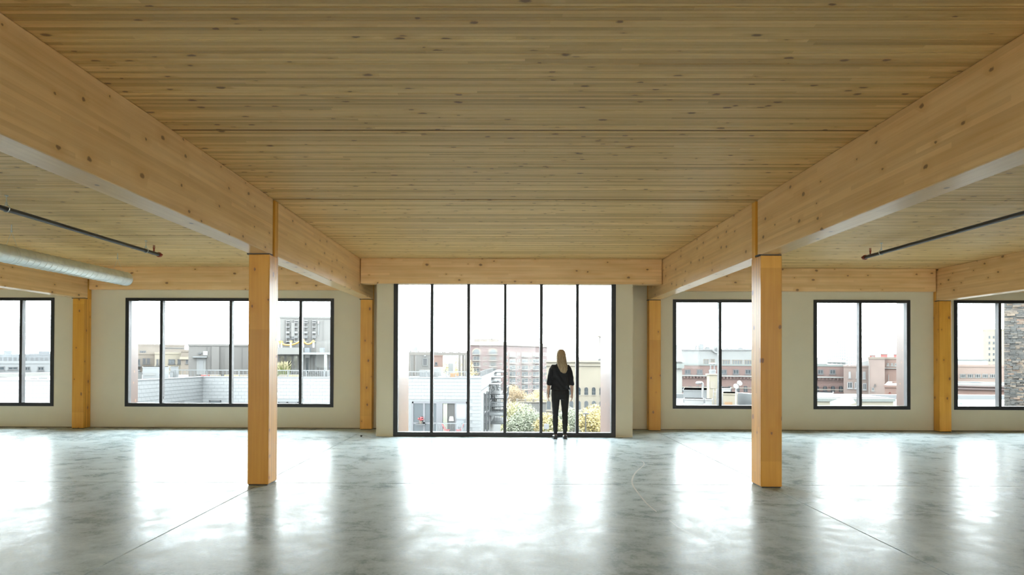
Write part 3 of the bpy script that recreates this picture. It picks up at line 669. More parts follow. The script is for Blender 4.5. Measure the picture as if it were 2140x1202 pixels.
def archwin(T, fc, r, fm, pm=None, ring=.22, n=10):
    """A round-headed window: voussoir ring, frame and pane."""
    u0, u1, z0, z1 = r; ra = (u1 - u0) / 2; uc = (u0 + u1) / 2; zs = max(z0 + .1, z1 - ra)
    arc = [(uc + ra * math.cos(math.pi * k / n), zs + (z1 - zs) * math.sin(math.pi * k / n)) for k in range(n + 1)]
    arc2 = [(uc + (ra + ring) * math.cos(math.pi * k / n), zs + (z1 - zs + ring) * math.sin(math.pi * k / n)) for k in range(n + 1)]
    b = MB(); pr = .10
    for k in range(n):
        q = [arc[k], arc2[k], arc2[k + 1], arc[k + 1]]
        b.add([fc.p(u, z, pr) for u, z in q] + [fc.p(u, z, -.02) for u, z in q], [(3, 2, 1, 0), (4, 5, 6, 7), (0, 1, 5, 4), (1, 2, 6, 5), (2, 3, 7, 6), (3, 0, 4, 7)])
    fc.box(b, u0 - .1, u1 + .1, z0 - .14, z0, -.02, .14)
    f = b.build('arched_window', fm, T)
    g = MB(); poly = [(u0, z0), (u1, z0)] + arc; m = len(poly)
    g.add([fc.p(u, z, .03) for u, z in poly] + [fc.p(u, z, -.02) for u, z in poly], [tuple(range(m)), tuple(range(2 * m - 1, m - 1, -1))]); g.build('pane', pm or m_pane, f)
    g = MB(); fc.box(g, uc - .05, uc + .05, z0, z1, -.01, .06); fc.box(g, u0, u1, (z0 + zs) / 2 - .04, (z0 + zs) / 2 + .04, -.01, .06); g.build('glazing_bar', m_dkframe, f)
    return f
def railing(T, a, b_, h=1.05, step=.14, post=1.8, mat=None, name='railing'):
    a = Vector(a); b_ = Vector(b_); L = (b_ - a).length; d = (b_ - a) / L; b = MB(); up = Vector((0, 0, 1))
    b.bar(a + up * h, b_ + up * h, .06); b.bar(a + up * .12, b_ + up * .12, .04)
    k = 0
    while k * post <= L + .01: q = a + d * min(L, k * post); b.bar(q, q + up * h, .06); k += 1
    s = step
    while s < L: q = a + d * s; b.bar(q + up * .12, q + up * h, .022); s += step
    return b.build(name, mat or m_rail, T)
def shingles(T, fc, u0, u1, z0, z1, single=None, w_=.44, h_=.255):
    """Overlapping metal shingles in running bond; those inside `single` (u0,u1,z0,z1) are objects, the rest one mesh."""
    rest = MB(); rows = int((z1 - z0) / h_); proto = None; cnt = 0
    def one(b, u, z, ww):
        b.add([fc.p(u + .004, z + h_, .006), fc.p(u + ww - .004, z + h_, .006), fc.p(u + ww - .004, z, .03), fc.p(u + .004, z, .03), fc.p(u + .004, z, 0), fc.p(u + ww - .004, z, 0)],
              [(3, 2, 1, 0), (4, 5, 2, 3), (0, 4, 3), (1, 2, 5)])
    for r in range(rows):
        z = z1 - (r + 1) * h_; u = u0 + (w_ / 2 if r % 2 else 0)
        if r % 2: one(rest, u0, z, w_ / 2)
        while u < u1 - .02:
            ww = min(w_, u1 - u)
            if single and single[0] <= u and u + ww <= single[1] and single[2] <= z and z + h_ <= single[3] and ww > w_ - .01 and cnt < 300 and not any(h[0] < u + ww and u < h[1] and h[2] < z + h_ and z < h[3] for h in HOLES):
                if proto is None:
                    b = MB(); one(b, 0, 0, w_); o0 = Vector(fc.p(0, 0)); me = bpy.data.meshes.new('shingle'); me.from_pydata([tuple(Vector(p) - o0) for p in b.v], [], b.f); me.materials.append(m_white); proto = me
                o = bpy.data.objects.new('shingle', proto); C.objects.link(o); o.parent = T; o.location = Vector(fc.p(u, z)) - wloc(T); cnt += 1
            elif not any(h[0] < u + ww and u < h[1] and h[2] < z + h_ and z < h[3] for h in HOLES): one(rest, u, z, ww)
            u += w_
    o = rest.build('shingle_field', m_white, T); o['kind'] = 'stuff'
HOLES = []

# ---- ground
tag(MB().box(-1500, 1500, 16.0, 2600, ZG - 1, ZG).build('ground', m_asph), 'grey street level far below the windows', 'ground', kind='structure')

# ---- A: white shingled apartment block across the court
YA, ZA = 50.0, .06
xa0, xa1 = at(424, 790, YA).x, at(1005.5, 791, YA).x
YL, xl1 = 41.8, at(277, 798, 41.8).x
side_far = (at(1046.5, 773, 84).x, 84.0)
A = thing('apartment_block', 'white shingle-clad apartment block with roof terraces just across the court', 'building', (-15, YA, ZG))
MB().prism([(-52, YL), (xl1, YL), (xa0, YA), (xa1, YA), side_far, (-52, 84)], ZG, ZA - .9).build('wall', m_whitew, A)
b = MB()
def para_run(b, p, q, t=.3):                       # parapet wall along p -> q, outer side on the line
    f = Face(p, q); f.box(b, 0, f.L, ZA - 1.0, ZA, -t, 0); f.box(b, -.03, f.L + .03, ZA - .04, ZA + .03, -t - .03, .06)
for p, q in (((-52, YL), (xl1, YL)), ((xl1, YL), (xa0, YA)), ((xa0, YA), (xa1, YA)), ((xa1, YA), side_far)): para_run(b, p, q)
b.build('parapet', m_whitew, A)
FA = Face((0, YA), (1, YA)); FL = Face((-52, YL), (xl1, YL)); FW = Face((xl1, YL), (xa0, YA)); FS = Face((xa1, YA), side_far)
roofA = MB().prism([(-52, YL + .3), (xl1 - .3, YL + .3), (xa0 - .3, YA + .3), (xa1 - .3, YA + .3), (side_far[0] - .3, side_far[1]), (-52, 84)], ZA - .9, ZA - .75).build('roof_deck', out('grey_roof_pavers', (.105, .105, .10), .9), A)
HOLES = [FA.rect(438, 837, 462, 870), FA.rect(582, 840, 623.5, 870), FA.rect(861.5, 839.5, 976, 935), FA.rect(399, 839, 411.5, 870)]
big = HOLES[2]
shingles(A, FA, xa0, xa1, -5.2, ZA - .05, single=(FA.px(846, 790)[0], 0, -5.0, 1))
HOLES = []
shingles(A, FL, 19.0, FL.L, -3.2, ZA - .05)
HOLES = [FW.rect(359, 843, 381, 870)]
shingles(A, FW, 0, FW.L, -3.2, ZA - .05)
win(A, FW, FW.rect(359, 843, 381, 870), pm=m_pane2); HOLES = []
win(A, FA, FA.rect(399, 839, 411.5, 870), pm=m_pane2)
win(A, FA, FA.rect(438, 837, 462, 870), pm=m_pane2)
win(A, FA, FA.rect(582, 840, 601, 870), pm=m_pane2, mull=0); win(A, FA, FA.rect(601, 840, 623.5, 870), pm=m_pane2)
# big loggia of the flat: grey framed windows and a balcony
u0, u1, z0, z1 = big
b = MB(); FA.box(b, u0, u1, z1 - .12, z1, -.05, .10); FA.box(b, u0, u0 + .10, z0, z1, -.05, .10); FA.box(b, u1 - .08, u1, z0, z1, -.05, .10)
FA.box(b, FA.px(884.5, 850)[0], FA.px(888.5, 850)[0], z0, z1 - .12, -.05, .08); FA.box(b, FA.px(912, 850)[0], FA.px(925, 850)[0], z0, z1 - .12, -.05, .10); FA.box(b, FA.px(901, 850)[0], FA.px(904, 850)[0], z0, z1 - .12, -.05, .08)
FA.box(b, u0, FA.px(912, 850)[0], FA.px(880, 886)[1], FA.px(880, 882.5)[1], -.05, .08); FA.box(b, FA.px(950.5, 850)[0], FA.px(953, 850)[0], z0, z1 - .12, -.05, .06)
lg = b.build('window', out('taupe_grey_frame', (.085, .085, .095), .6), A)
b = MB(); FA.box(b, u0 + .05, FA.px(925, 850)[0], z0, z1 - .05, -.03, .015); b.build('pane', m_pane, lg)
b = MB(); FA.box(b, FA.px(925, 850)[0], FA.px(951, 850)[0], z0, z1 - .05, -.03, .012); b.build('pane', m_interior, lg)
b = MB(); FA.box(b, FA.px(953, 850)[0], u1 - .04, z0, z1 - .05, -.03, .015); b.build('pane', out('grey_sliding_glass', (.10, .11, .12), .15), lg)
b = MB(); ua, ub = FA.px(926, 850)[0], FA.px(935, 850)[0]
for k in range(6): FA.box(b, ua + (ub - ua) * k / 6, ua + (ub - ua) * (k + .8) / 6, z0 + .5, z1 - .13, .012, .05 + .015 * (k % 2))
b.build('curtain', m_curt, lg)
zfl = FA.px(920, 906)[1] - .1
b = MB(); FA.box(b, FA.px(916, 850)[0], u1 + .1, zfl - .18, zfl, 0, 1.6); b.build('balcony_slab', m_conc, A)
railing(A, FA.p(FA.px(917, 850)[0], zfl, 1.5), FA.p(u1 + .05, zfl, 1.5), h=.98, step=.11)
# side facade: tall windows and iron balconies
for k, (a, c, d, e) in enumerate(((1011, 822, 1014.5, 900), (1017, 818, 1020.5, 900), (1022.5, 812, 1026, 862), (1028.5, 806, 1031.5, 850), (1034, 800, 1037, 838), (1039, 796, 1042, 830))):
    win(A, FS, FS.rect(a, c, d, e), pm=m_pane, sill=False, fw=.1, trans=1)
for k, (pa, pb_, py) in enumerate(((1022, 1037, 866), (1025, 1040, 884), (1027, 1041, 848), (1033, 1043, 832))):
    ua, za = FS.px(pa, py); ub, _ = FS.px(pb_, py); ua, ub = min(ua, ub), min(max(ua, ub), min(ua, ub) + 6)
    zz = za; b = MB(); FS.box(b, ua, ub, zz - .12, zz, 0, 1.3); bl = b.build('balcony', m_rail, A)
    for p_, q_ in ((FS.p(ua, zz, 1.28), FS.p(ub, zz, 1.28)), (FS.p(ua, zz, .05), FS.p(ua, zz, 1.28)), (FS.p(ub, zz, .05), FS.p(ub, zz, 1.28))):
        r_ = railing(A, p_, q_, h=1.05, step=.16); r_.parent = bl; r_.location = Vector((0, 0, 0)) - (wloc(bl) - wloc(A))
    b = MB(); FS.box(b, ua - .2, ub + .2, zz + 2.55, zz + 2.65, 0, .9); b.build('awning', m_dkframe, A)
# red folding chairs, side table and lamp on the balcony
def folding_chair(px, py, label, yaw):
    q = FA.p(FA.px(px, py)[0], zfl, .85); T = thing('folding_chair', label, 'chair', q, 'red folding chairs on the balcony')
    x, y, z = q
    MB().box(x - .21, x + .21, y - .2, y + .2, z + .43, z + .46).build('seat', m_red, T)
    b = MB(); s = yaw; b.add([(x + s * .20, y - .2, z + .50), (x + s * .20, y + .2, z + .50), (x + s * .34, y + .2, z + .93), (x + s * .34, y - .2, z + .93), (x + s * .23, y - .2, z + .50), (x + s * .23, y + .2, z + .50), (x + s * .37, y + .2, z + .93), (x + s * .37, y - .2, z + .93)],
        [(0, 1, 2, 3), (7, 6, 5, 4), (0, 4, 5, 1), (1, 5, 6, 2), (2, 6, 7, 3), (3, 7, 4, 0)]); b.build('backrest', m_red, T)
    for sy in (-.19, .19):
        MB().bar((x + s * .34, y + sy, z + .9), (x - s * .22, y + sy, z), .03).build('leg', m_red, T); MB().bar((x - s * .18, y + sy, z + .45), (x + s * .24, y + sy, z), .03).build('leg', m_red, T)
folding_chair(936, 893, 'red folding chair on the balcony, left of the white lamp', -1)
folding_chair(961, 893, 'red folding chair on the balcony, right of the white lamp', 1)
q = FA.p(FA.px(945, 879)[0], zfl, .75); T = thing('table_lamp', 'table lamp with white shade on the small balcony table', 'lamp', (q[0], q[1], FA.px(945, 880)[1]))
zt = FA.px(945, 880)[1]
MB().cyl((q[0], q[1], zt), (q[0], q[1], zt + .03), .1, 12).cyl((q[0], q[1], zt), (q[0], q[1], zt + .12), .025, 8).build('stem', m_dkframe, T); MB().cyl((q[0], q[1], zt + .08), (q[0], q[1], FA.px(945, 869)[1]), .18, 16, rb=.13).build('lamp_shade', m_lampsh, T)
T = thing('side_table', 'small dark round table between two red balcony chairs', 'table', (q[0], q[1], zfl))
MB().cyl((q[0], q[1], zt - .03), (q[0], q[1], zt), .28, 16).build('tabletop', m_dkframe, T); MB().cyl((q[0], q[1], zfl), (q[0], q[1], zt), .03, 8).cyl((q[0], q[1], zfl), (q[0], q[1], zfl + .02), .2, 12).build('base', m_dkframe, T)
q = at(879, 876, YA - .3); pot = MB().cyl((q.x, YA - .25, q.z - .35), (q.x, YA - .25, q.z - .15), .10, 10, rb=.14)
T = thing('potted_flower', 'red flowering plant in a pot behind the loggia window', 'plant', (q.x, YA - .25, q.z - .35)); pot.build('pot', m_tan, T)
b = MB()
for k in range(26): a_ = R.uniform(0, 6.28); rr = R.uniform(0, .2); b.sphere((q.x + rr * math.cos(a_), YA - .25 + rr * .6 * math.sin(a_), q.z - .1 + R.uniform(0, .22)), .05, .05, .05, 6, 4)
b.build('flowers', m_red, T)
MB().box(q.x - .35, q.x + .35, YA - .5, YA, q.z - .42, q.z - .35).build('ledge', m_dkframe, T)

# roof terrace of the white block
ZR = ZA - .75
T = thing('terrace_railing', 'thin grey railing along the right part of the white block roof', 'railing', (xa1 - 3, YA + .5, ZA - .05))
railing(T, (at(846, 780, YA).x, YA + .6, ZA - .2), (at(975, 780, YA).x, YA + .6, ZA - .2), h=.62, step=.22, post=1.5)
T = thing('terrace_railing', 'long thin grey railing along the left part of the white block roof', 'railing', (xa0, YA + .5, ZA - .05))
railing(T, (at(357, 777, YA).x, YA + .6, ZA - .3), (at(520, 777, YA).x, YA + .6, ZA - .3), h=.78, step=.3, post=2.4); railing(T, (at(520, 777, YA).x, YA + .6, ZA - .3), (at(697, 777, YA).x, YA + .6, ZA - .3), h=.78, step=.14, post=1.35)
YP = 56.0; zp0, zp1 = at(900, 742.5, YP).z, at(900, 736.5, YP).z
T = thing('pergola', 'bronze roof-terrace pergola with flat beam and slim posts', 'pergola', (at(910, 740, YP).x, YP, ZR))
MB().box(at(838, 740, YP).x, at(976, 740, YP).x, YP - .1, YP + .1, zp0, zp1).build('beam', m_post, T); MB().box(at(838, 740, YP).x, at(976, 740, YP).x, YP + 2.4, YP + 2.6, zp0, zp1).build('beam', m_post, T)
for p_, dy in ((855.5, 0), (866.5, 2.5), (960.5, 0), (968, 2.5), (973.5, 0)): x_ = at(p_, 760, YP + dy).x; MB().box(x_ - .09, x_ + .09, YP + dy - .09, YP + dy + .09, ZR, zp0).build('post', m_post, T)
for k in range(9): x_ = at(842 + k * 16.5, 740, YP).x; MB().box(x_ - .03, x_ + .03, YP - .1, YP + 2.6, zp1, zp1 + .12).build('rafter', m_post, T)
def cafe_set(px, Y, label, n):
    x = at(px, 780, Y).x; T = thing('terrace_table', label, 'table', (x, Y, ZR)); MB().cyl((x, Y, ZR + .72), (x, Y, ZR + .76), .42, 14).build('tabletop', m_lgrey, T); MB().cyl((x, Y, ZR), (x, Y, ZR + .72), .04, 8).build('base', m_rail, T)
    for k in range(n):
        s = (-1, 1)[k % 2]; cx = x + s * .75; t = thing('terrace_chair', ('left' , 'right')[k % 2] + ' pale chair at the ' + label.replace('pale round ', ''), 'chair', (cx, Y, ZR), 'pale terrace chairs')
        MB().box(cx - .22, cx + .22, Y - .22, Y + .22, ZR + .42, ZR + .46).build('seat', m_lgrey, t); MB().box(cx + s * .19, cx + s * .23, Y - .22, Y + .22, ZR + .46, ZR + .9).build('backrest', m_lgrey, t)
        for sx in (-.18, .18):
            for sy in (-.18, .18): MB().bar((cx + sx, Y + sy, ZR), (cx + sx, Y + sy, ZR + .42), .03).build('leg', m_rail, t)
cafe_set(866, 53, 'pale round table behind the terrace railing below the two left pergola posts', 2)
cafe_set(926, 53, 'pale round table at the middle of the pergola terrace', 2)
cafe_set(965, 53.5, 'pale round table below the right pergola posts', 2)
x0, x1 = at(905, 775, 58).x, at(922, 775, 58).x
tag(MB().box(x0, x1, 58, 59.5, ZR, at(910, 768, 58).z).build('storage_chest', m_wht), 'white covered chest on the roof terrace under the pergola', 'chest')
tag(MB().box(at(876, 780, 57).x, at(905, 780, 57).x, 57, 57.4, ZR, at(890, 774, 57).z).build('terrace_counter', m_lgrey), 'low grey counter on the roof terrace beneath the pergola', 'counter')
tag(MB().box(at(940, 785, 55).x, at(958, 785, 55).x, 55, 55.5, ZR, at(950, 780, 55).z).build('timber_planter', m_wood_o), 'orange timber planter box on the roof terrace', 'planter')
q0, q1 = at(1004, 790, 51.5), at(1030, 773, 70)
T = thing('terrace_screen', 'dark slatted screen along the right edge of the roof terrace', 'screen', (q0.x, 52, ZR))
for k in range(24):
    t_ = k / 23; x_ = q0.x + (q1.x - q0.x) * t_; y_ = 51.5 + 18 * t_; MB().box(x_ - .02, x_ + .02, y_ - .28, y_ + .28, ZR, ZA + .45).build('slat', m_dkframe, T)

# penthouse with service door, on the left part of the roof
def seams(T, fc, x0, x1, z0, z1, step, mat):
    x = x0 + step
    while x < x1 - .1: b = MB(); fc.box(b, x - .025, x + .025, z0, z1, -.01, .05); b.build('standing_seam', mat, T); x += step
T, fc, x0, x1, z1 = bldg('rooftop_penthouse', 'taupe metal-clad rooftop penthouse with a grey service door', 'building', 61, 394, 722.5, 586, 9, m_dkmetal, ZR, para=.12)
seams(T, fc, x0, x1, ZR, z1 - .1, 1.45, m_dkmetal)
fb = MB(); u0, u1, _, _ = fc.rect(442.5, 724, 458, 790); fc.box(fb, u0, u1, ZR, z1 - .1, 0, .35); fb.build('folded_bay', m_dkmetal, T)
d_ = fc.rect(411, 748, 430, 776); fb = MB(); fc.box(fb, d_[0], d_[1], d_[2] - .3, d_[3], 0, .07); dr_ = fb.build('door', m_grey, T)
fb = MB(); fc.box(fb, d_[0] + .2, d_[1] - .2, d_[2] + .1, d_[3] - .2, .07, .09); fb.build('door_panel', out('grey_door', (.13, .135, .14), .5), dr_)
fb = MB(); fc.box(fb, d_[0] - .3, d_[1] + .1, d_[3] + .02, d_[3] + .12, 0, .5); fb.build('door_canopy', m_lgrey, T)
fb = MB(); r_ = fc.rect(414.5, 737, 421, 740.5); fc.box(fb, *r_, 0, .2); fb.build('wall_lamp', m_dkframe, T)
fb = MB(); r_ = fc.rect(424.5, 734, 434, 742.5); fc.box(fb, *r_, 0, .06); fb.build('wall_sign', m_wht, T)
fb = MB(); r_ = fc.rect(481, 722.7, 486, 728); fc.box(fb, *r_, 0, .05); fb.build('scupper', m_dkmetal2, T)
# taller stair tower with glass doors and canopy
T, fc, x0, x1, z1 = bldg('stair_tower', 'tall taupe metal stair tower with pipes and glass doors on the roof', 'building', 57, 585, 664.5, 730, 10, m_dkmetal2, ZR, para=.1)
seams(T, fc, x0, x1, fc.px(657, 738)[1], z1 - .1, 1.15, m_dkmetal2)
for p_ in (599, 616, 636.5, 653.5):
    uq, za = fc.px(p_, 718); zb_ = fc.px(p_, 669)[1]
    b = MB(); fc.box(b, uq - .16, uq + .10, za, zb_, 0, .1); b = b.cyl(fc.p(uq, za, .2), fc.p(uq, zb_, .2), .055, 8).build('cable_tray', out('dark_taupe', (.052, .047, .043), .6), T)
    k = MB()
    for pz in (671, 675, 684, 694, 696, 703, 706, 714): zz = fc.px(p_, pz)[1]; fc.box(k, uq - .05, uq + .24, zz - .035, zz + .035, .02, .3)
    k.build('bracket', m_lgrey, b)
fb = MB(); fc.box(fb, *fc.rect(609, 675, 615.5, 704), 0, .3); fb.build('equipment_box', m_dkmetal2, T); fb = MB(); fc.box(fb, *fc.rect(609.5, 704, 615, 709.5), 0, .25); fb.build('louvre', m_dkframe, T)
fb = MB(); fc.box(fb, *fc.rect(664, 671, 667, 677), 0, .2); fb.build('warning_lamp', m_wht, T); fb = MB(); fc.box(fb, *fc.rect(665, 677, 666.5, 701), 0, .1); fb.build('lamp_conduit', m_lgrey, T)
fb = MB(); fc.box(fb, *fc.rect(572, 727, 629, 741), 0, 2.2); fb.build('canopy', m_dkmetal2, T); fb = MB(); fc.box(fb, *fc.rect(632, 737, 700, 741.5), 0, 2.4); fb.build('canopy', m_grey, T)
fb = MB(); fc.box(fb, *fc.rect(629, 726, 668, 737), 0, 1.1); fb.build('canopy_fascia', m_dkmetal, T)
for a, c in ((582, 596), (596.5, 611), (611.5, 624)): win(T, fc, fc.rect(a, 742, c, 781), pm=out('brown_glass', (.055, .050, .036), .1), fm=m_dkmetal, fw=.09, sill=False, name='glass_door')
for a, c in ((637, 647), (651, 660), (660.5, 669)): win(T, fc, fc.rect(a, 743, c, 781), pm=m_pane if a < 650 else m_dkmetal, fm=m_grey, fw=.09, sill=False, name='glass_door')
fb = MB(); fc.box(fb, *fc.rect(637.5, 742, 648, 748), .1, .2); fb.build('wall_sign', m_wht, T)
fb = MB(); r_ = fc.rect(689, 755, 695, 771); fc.box(fb, *r_, 0, .06); ps = fb.build('poster_case', out('blue_frame', (.03, .05, .16), .5), T); fb = MB(); fc.box(fb, r_[0] + .06, r_[1] - .06, r_[2] + .06, r_[3] - .06, .06, .07); fb.build('poster', m_wht, ps)
for p_ in (682.5,): q = at(p_, 760, 55); T2 = MB().box(q.x - .10, q.x + .10, 54.6, 54.8, ZR, at(p_, 741.5, 55).z).build('canopy_post', m_grey, T)
for (a, c, nm) in ((637, 647.5, 'left'), (669, 676.5, 'right')):
    x_, z_ = at(a, 735, 55).x, at(a, 735.5, 55).z; o = MB().box(x_, at(c, 735, 55).x, 54.9, 55.3, at(640, 736.9, 55).z, at(a, 727, 55).z).build('outdoor_speaker', out('slate_box', (.06, .072, .085), .5)); tag(o, 'slate-grey box speaker on the canopy of the stair tower, the %s of the pair' % nm, 'speaker', 'speakers on the canopy')
T = thing('yellow_hose', 'yellow hose hung in swags between white posts on the canopy', 'hose', tuple(at(615, 720, 55.5)))
pts = [at(a, c, 55.5) for a, c in ((580, 717), (583, 720), (586, 715), (588, 714), (591, 719), (600, 721), (612, 720), (624, 715), (632, 709), (637, 716), (644, 719), (650, 717), (654, 713), (656, 712))]
MB().tube(spline(pts, 4), .075, 6).build('swag', m_yel, T)
for a, zt_ in ((583, 712), (588.5, 713), (608, 712), (633.5, 713), (655, 712)):
    q = at(a, 727, 55.5); k = MB().cyl((q.x, 55.5, at(a, 726.5, 55.5).z), (q.x, 55.5, at(a, zt_ + 2, 55.5).z), .09, 8).build('post', m_wht, T); MB().cyl((q.x, 55.5, at(a, zt_ + 4, 55.5).z), (q.x, 55.5, at(a, zt_, 55.5).z), .11, 8).build('post_cap', m_yel, k)
def plumes(px, label, n, Y=53.0):
    x = at(px, 778, Y).x; T = thing('ornamental_grass', label, 'plant', (x, Y, ZR)); b = MB(); c = MB(); zt_ = at(px, 760, Y).z
    for k in range(n):
        a_ = R.uniform(0, 6.28); rr = R.uniform(.05, .55); hh = (zt_ - ZR) * R.uniform(.6, 1); p0 = Vector((x + rr * .2 * math.cos(a_), Y + rr * .2 * math.sin(a_), ZR)); p1 = p0 + Vector((rr * .8 * math.cos(a_), rr * .8 * math.sin(a_), hh))
        b.cyl(p0, p1, .007, 3); 
        if k % 2: c.cyl(p1, p1 + Vector((rr * .3 * math.cos(a_), rr * .3 * math.sin(a_), .22)), .035, 4, rb=.01)
    f_ = b.build('blades', m_grassy, T); f_['kind'] = 'stuff'; f_ = c.build('plumes', m_straw, T); f_['kind'] = 'stuff'
plumes(586, 'pale plumed ornamental grass clump nearest the column edge on the terrace', 120); plumes(595, 'greener ornamental grass clump to the right of the pale one', 110)
for k, (a, c, col, lb) in enumerate(((420, 436, m_pink, 'faded red planter box on the roof terrace below the service door'), (438, 455, m_cream, 'dull cream planter box right of the faded red one'), (468.5, 499, m_straw, 'long pale straw-coloured planter box along the terrace railing'), (501, 517, m_cream, 'cream planter box beside the column, at the end of the terrace row'), (582, 600, m_cream, 'cream planter box under the ornamental grasses'), (602, 622, m_straw, 'pale planter box right of the ornamental grasses'))):
    tag(MB().box(at(a, 785, 52).x, at(c, 785, 52).x, 52, 52.6, ZR, at(a, 783.5, 52).z).build('planter_box', col), lb, 'planter', 'planter boxes on the roof terrace')
tag(MB().box(at(669, 780, 53).x, at(684, 780, 53).x, 53, 54, ZR, at(670, 776, 53).z).build('barbecue_grill', m_dkframe), 'dark covered barbecue on the terrace by the glass doors', 'grill')
# roof plant at left
def unit(px0, py0, px1, py1, Y, mat, label, dp=1.6, zb=None, louv=0, fan=False, name='rooftop_unit'):
    f, u0, u1 = facing(px0, py0, px1, Y); zt = f.px(px0, py0)[1]; zb = f.px(px1, py1)[1] if zb is None else zb
    T = thing(name, label, 'air conditioner', f.p((u0 + u1) / 2, zb), 'rooftop units')
    b = MB(); f.box(b, u0, u1, zb, zt, -dp, 0); b.build('housing', mat, T)
    if louv:
        b = MB(); zz = zb + (zt - zb) * .15
        for k in range(louv): z_ = zb + (zt - zb) * (.15 + .7 * k / louv); f.box(b, u0 + (u1 - u0) * .06, u0 + (u1 - u0) * .48, z_, z_ + (zt - zb) * .35 / louv, 0, .03)
        b.build('louvre', m_grey, T)
    b = MB(); f.box(b, u0 - .02, u1 + .02, zt - .06, zt, -dp - .02, .03); b.build('lid', mat, T)
    if fan: MB().cyl(f.p((u0 + u1) / 2, zt, -dp / 2), f.p((u0 + u1) / 2, zt + .12, -dp / 2), min(.35, (u1 - u0) * .3), 14).build('fan_cowl', m_rail, T)
    return T
unit(298, 767, 353, 797, 46, m_lgrey, 'large light grey rooftop unit behind the white parapet', 2.5, ZR, 3)
unit(277, 778, 297, 797, 47, m_grey, 'darker grey rooftop unit left of the large light one', 2, ZR, 2, True)
unit(354.5, 776, 362, 792, 52.5, m_lgrey, 'small pale rooftop box between the two grey units', .7, ZR, 1)
unit(356.5, 766.5, 373, 780, 53, m_lgrey, 'pale grey rooftop unit at the start of the long railing', 2, ZR, 2)
unit(62, 791.5, 77, 800, 44, m_wht, 'low white vent box on the roof in the far left window', .8, ZR)
unit(81, 788.5, 99, 800, 43.5, m_wht, 'taller white vent box right of the low one on the far left roof', .9, ZR, 1)

# ---- blocks behind, left windows
T, fc, x0, x1, z1 = bldg('brick_hall', 'long grey-brown flat-roofed hall showing above the tan apartments', 'building', 190, 288, 722.5, 386, 20, m_tan, para=.4)
win(T, fc, fc.rect(292, 733, 305, 745), fw=.2, mull=2); win(T, fc, fc.rect(340, 727, 384, 727.8), fw=.1)
T, fc, x0, x1, z1 = bldg('tan_apartments', 'tan brick apartment house with dark balconies beside the left window frame', 'building', 112, 252, 740.5, 323, 16, m_tan, para=.25)
for r_ in ((278.5, 750.5, 293, 763.5), (298, 749, 304.5, 761), (307, 749, 313.5, 761), (279, 770, 292, 782), (298, 770, 304.5, 781), (307, 770, 313.5, 781)): win(T, fc, fc.rect(*r_), fw=.12, mull=1)
fb = MB(); u0, u1, z0, _ = fc.rect(277, 757, 294.5, 764.5); fc.box(fb, u0, u1, z0 - .15, z0, 0, 1.2); bl = fb.build('balcony', m_dkframe, T); r_ = railing(T, fc.p(u0, z0, 1.15), fc.p(u1, z0, 1.15), step=.25, mat=m_dkframe); r_.parent = bl; r_.location = -(wloc(bl) - wloc(T))
T, fc, x0, x1, z1 = bldg('cream_apartments', 'cream rendered apartment house with grey windows left of the penthouse', 'building', 108, 324, 739.8, 378, 14, m_cream, para=.25)
for r_ in ((327, 751, 331, 763), (333, 751, 337, 763), (352, 751, 365.5, 761), (371, 751, 377.5, 761)): win(T, fc, fc.rect(*r_), fw=.12, mull=1, pm=m_pane2)
T, fc, x0, x1, z1 = bldg('tan_tower_bay', 'tan brick bay with pale cornice squeezed against the taupe penthouse', 'building', 104, 378.5, 735, 396, 10, m_tan, para=.3); win(T, fc, fc.rect(388.5, 749, 393, 760), fw=.1); fb = MB(); fc.box(fb, x0 - .2, x1 + .2, z1 - 1.2, z1 - .8, 0, .3); fb.build('cornice', m_cream, T)
T, fc, x0, x1, z1 = bldg('glass_block', 'blue-grey apartment block with rows of windows in the far left window', 'building', 210, -60, 743, 61, 25, m_blue, para=.4)
for row in (750, 760):
    for k in range(11): a = -55 + k * 10.4; win(T, fc, fc.rect(a, row - 3, a + 7, row + 4), fw=.2, pm=m_pane2)
b = MB(); fc.box(b, fc.px(8, 733)[0], fc.px(25, 733)[0], z1, fc.px(10, 733)[1], -9, -1); b.build('roof_housing', m_blue, T)
T, fc, x0, x1, z1 = bldg('slate_block', 'dark slate block with a raised top just left of the duct-side column', 'building', 200, 61, 742.5, 150, 25, out('slate_cladding', (.06, .068, .078), .5), para=.4)
for row in (750, 758):
    for k in range(8): a = 64 + k * 10; win(T, fc, fc.rect(a, row - 2.5, a + 6, row + 3), fw=.2, pm=m_pane2)
b = MB(); fc.box(b, fc.px(81, 733)[0], fc.px(104, 733)[0], z1, fc.px(90, 734)[1], -9, -1); b.build('roof_housing', out('slate_top', (.06, .068, .078), .5), T)
T, fc, x0, x1, z1 = bldg('white_pavilion', 'low white roof pavilion with two dark windows in the far left window', 'building', 92, -60, 759.5, 140, 20, m_whitew, para=.2)
for r_ in ((52, 766.5, 63, 774.5), (79, 766.5, 92, 774.5), (-20, 766, 10, 774), (17, 767, 37, 773)): win(T, fc, fc.rect(*r_), fw=.1, mull=1)
fb = MB(); fc.box(fb, x0, x1, *[fc.px(40, q)[1] for q in (787, 779)], 0, 3); fb.build('canopy', m_conc, T)

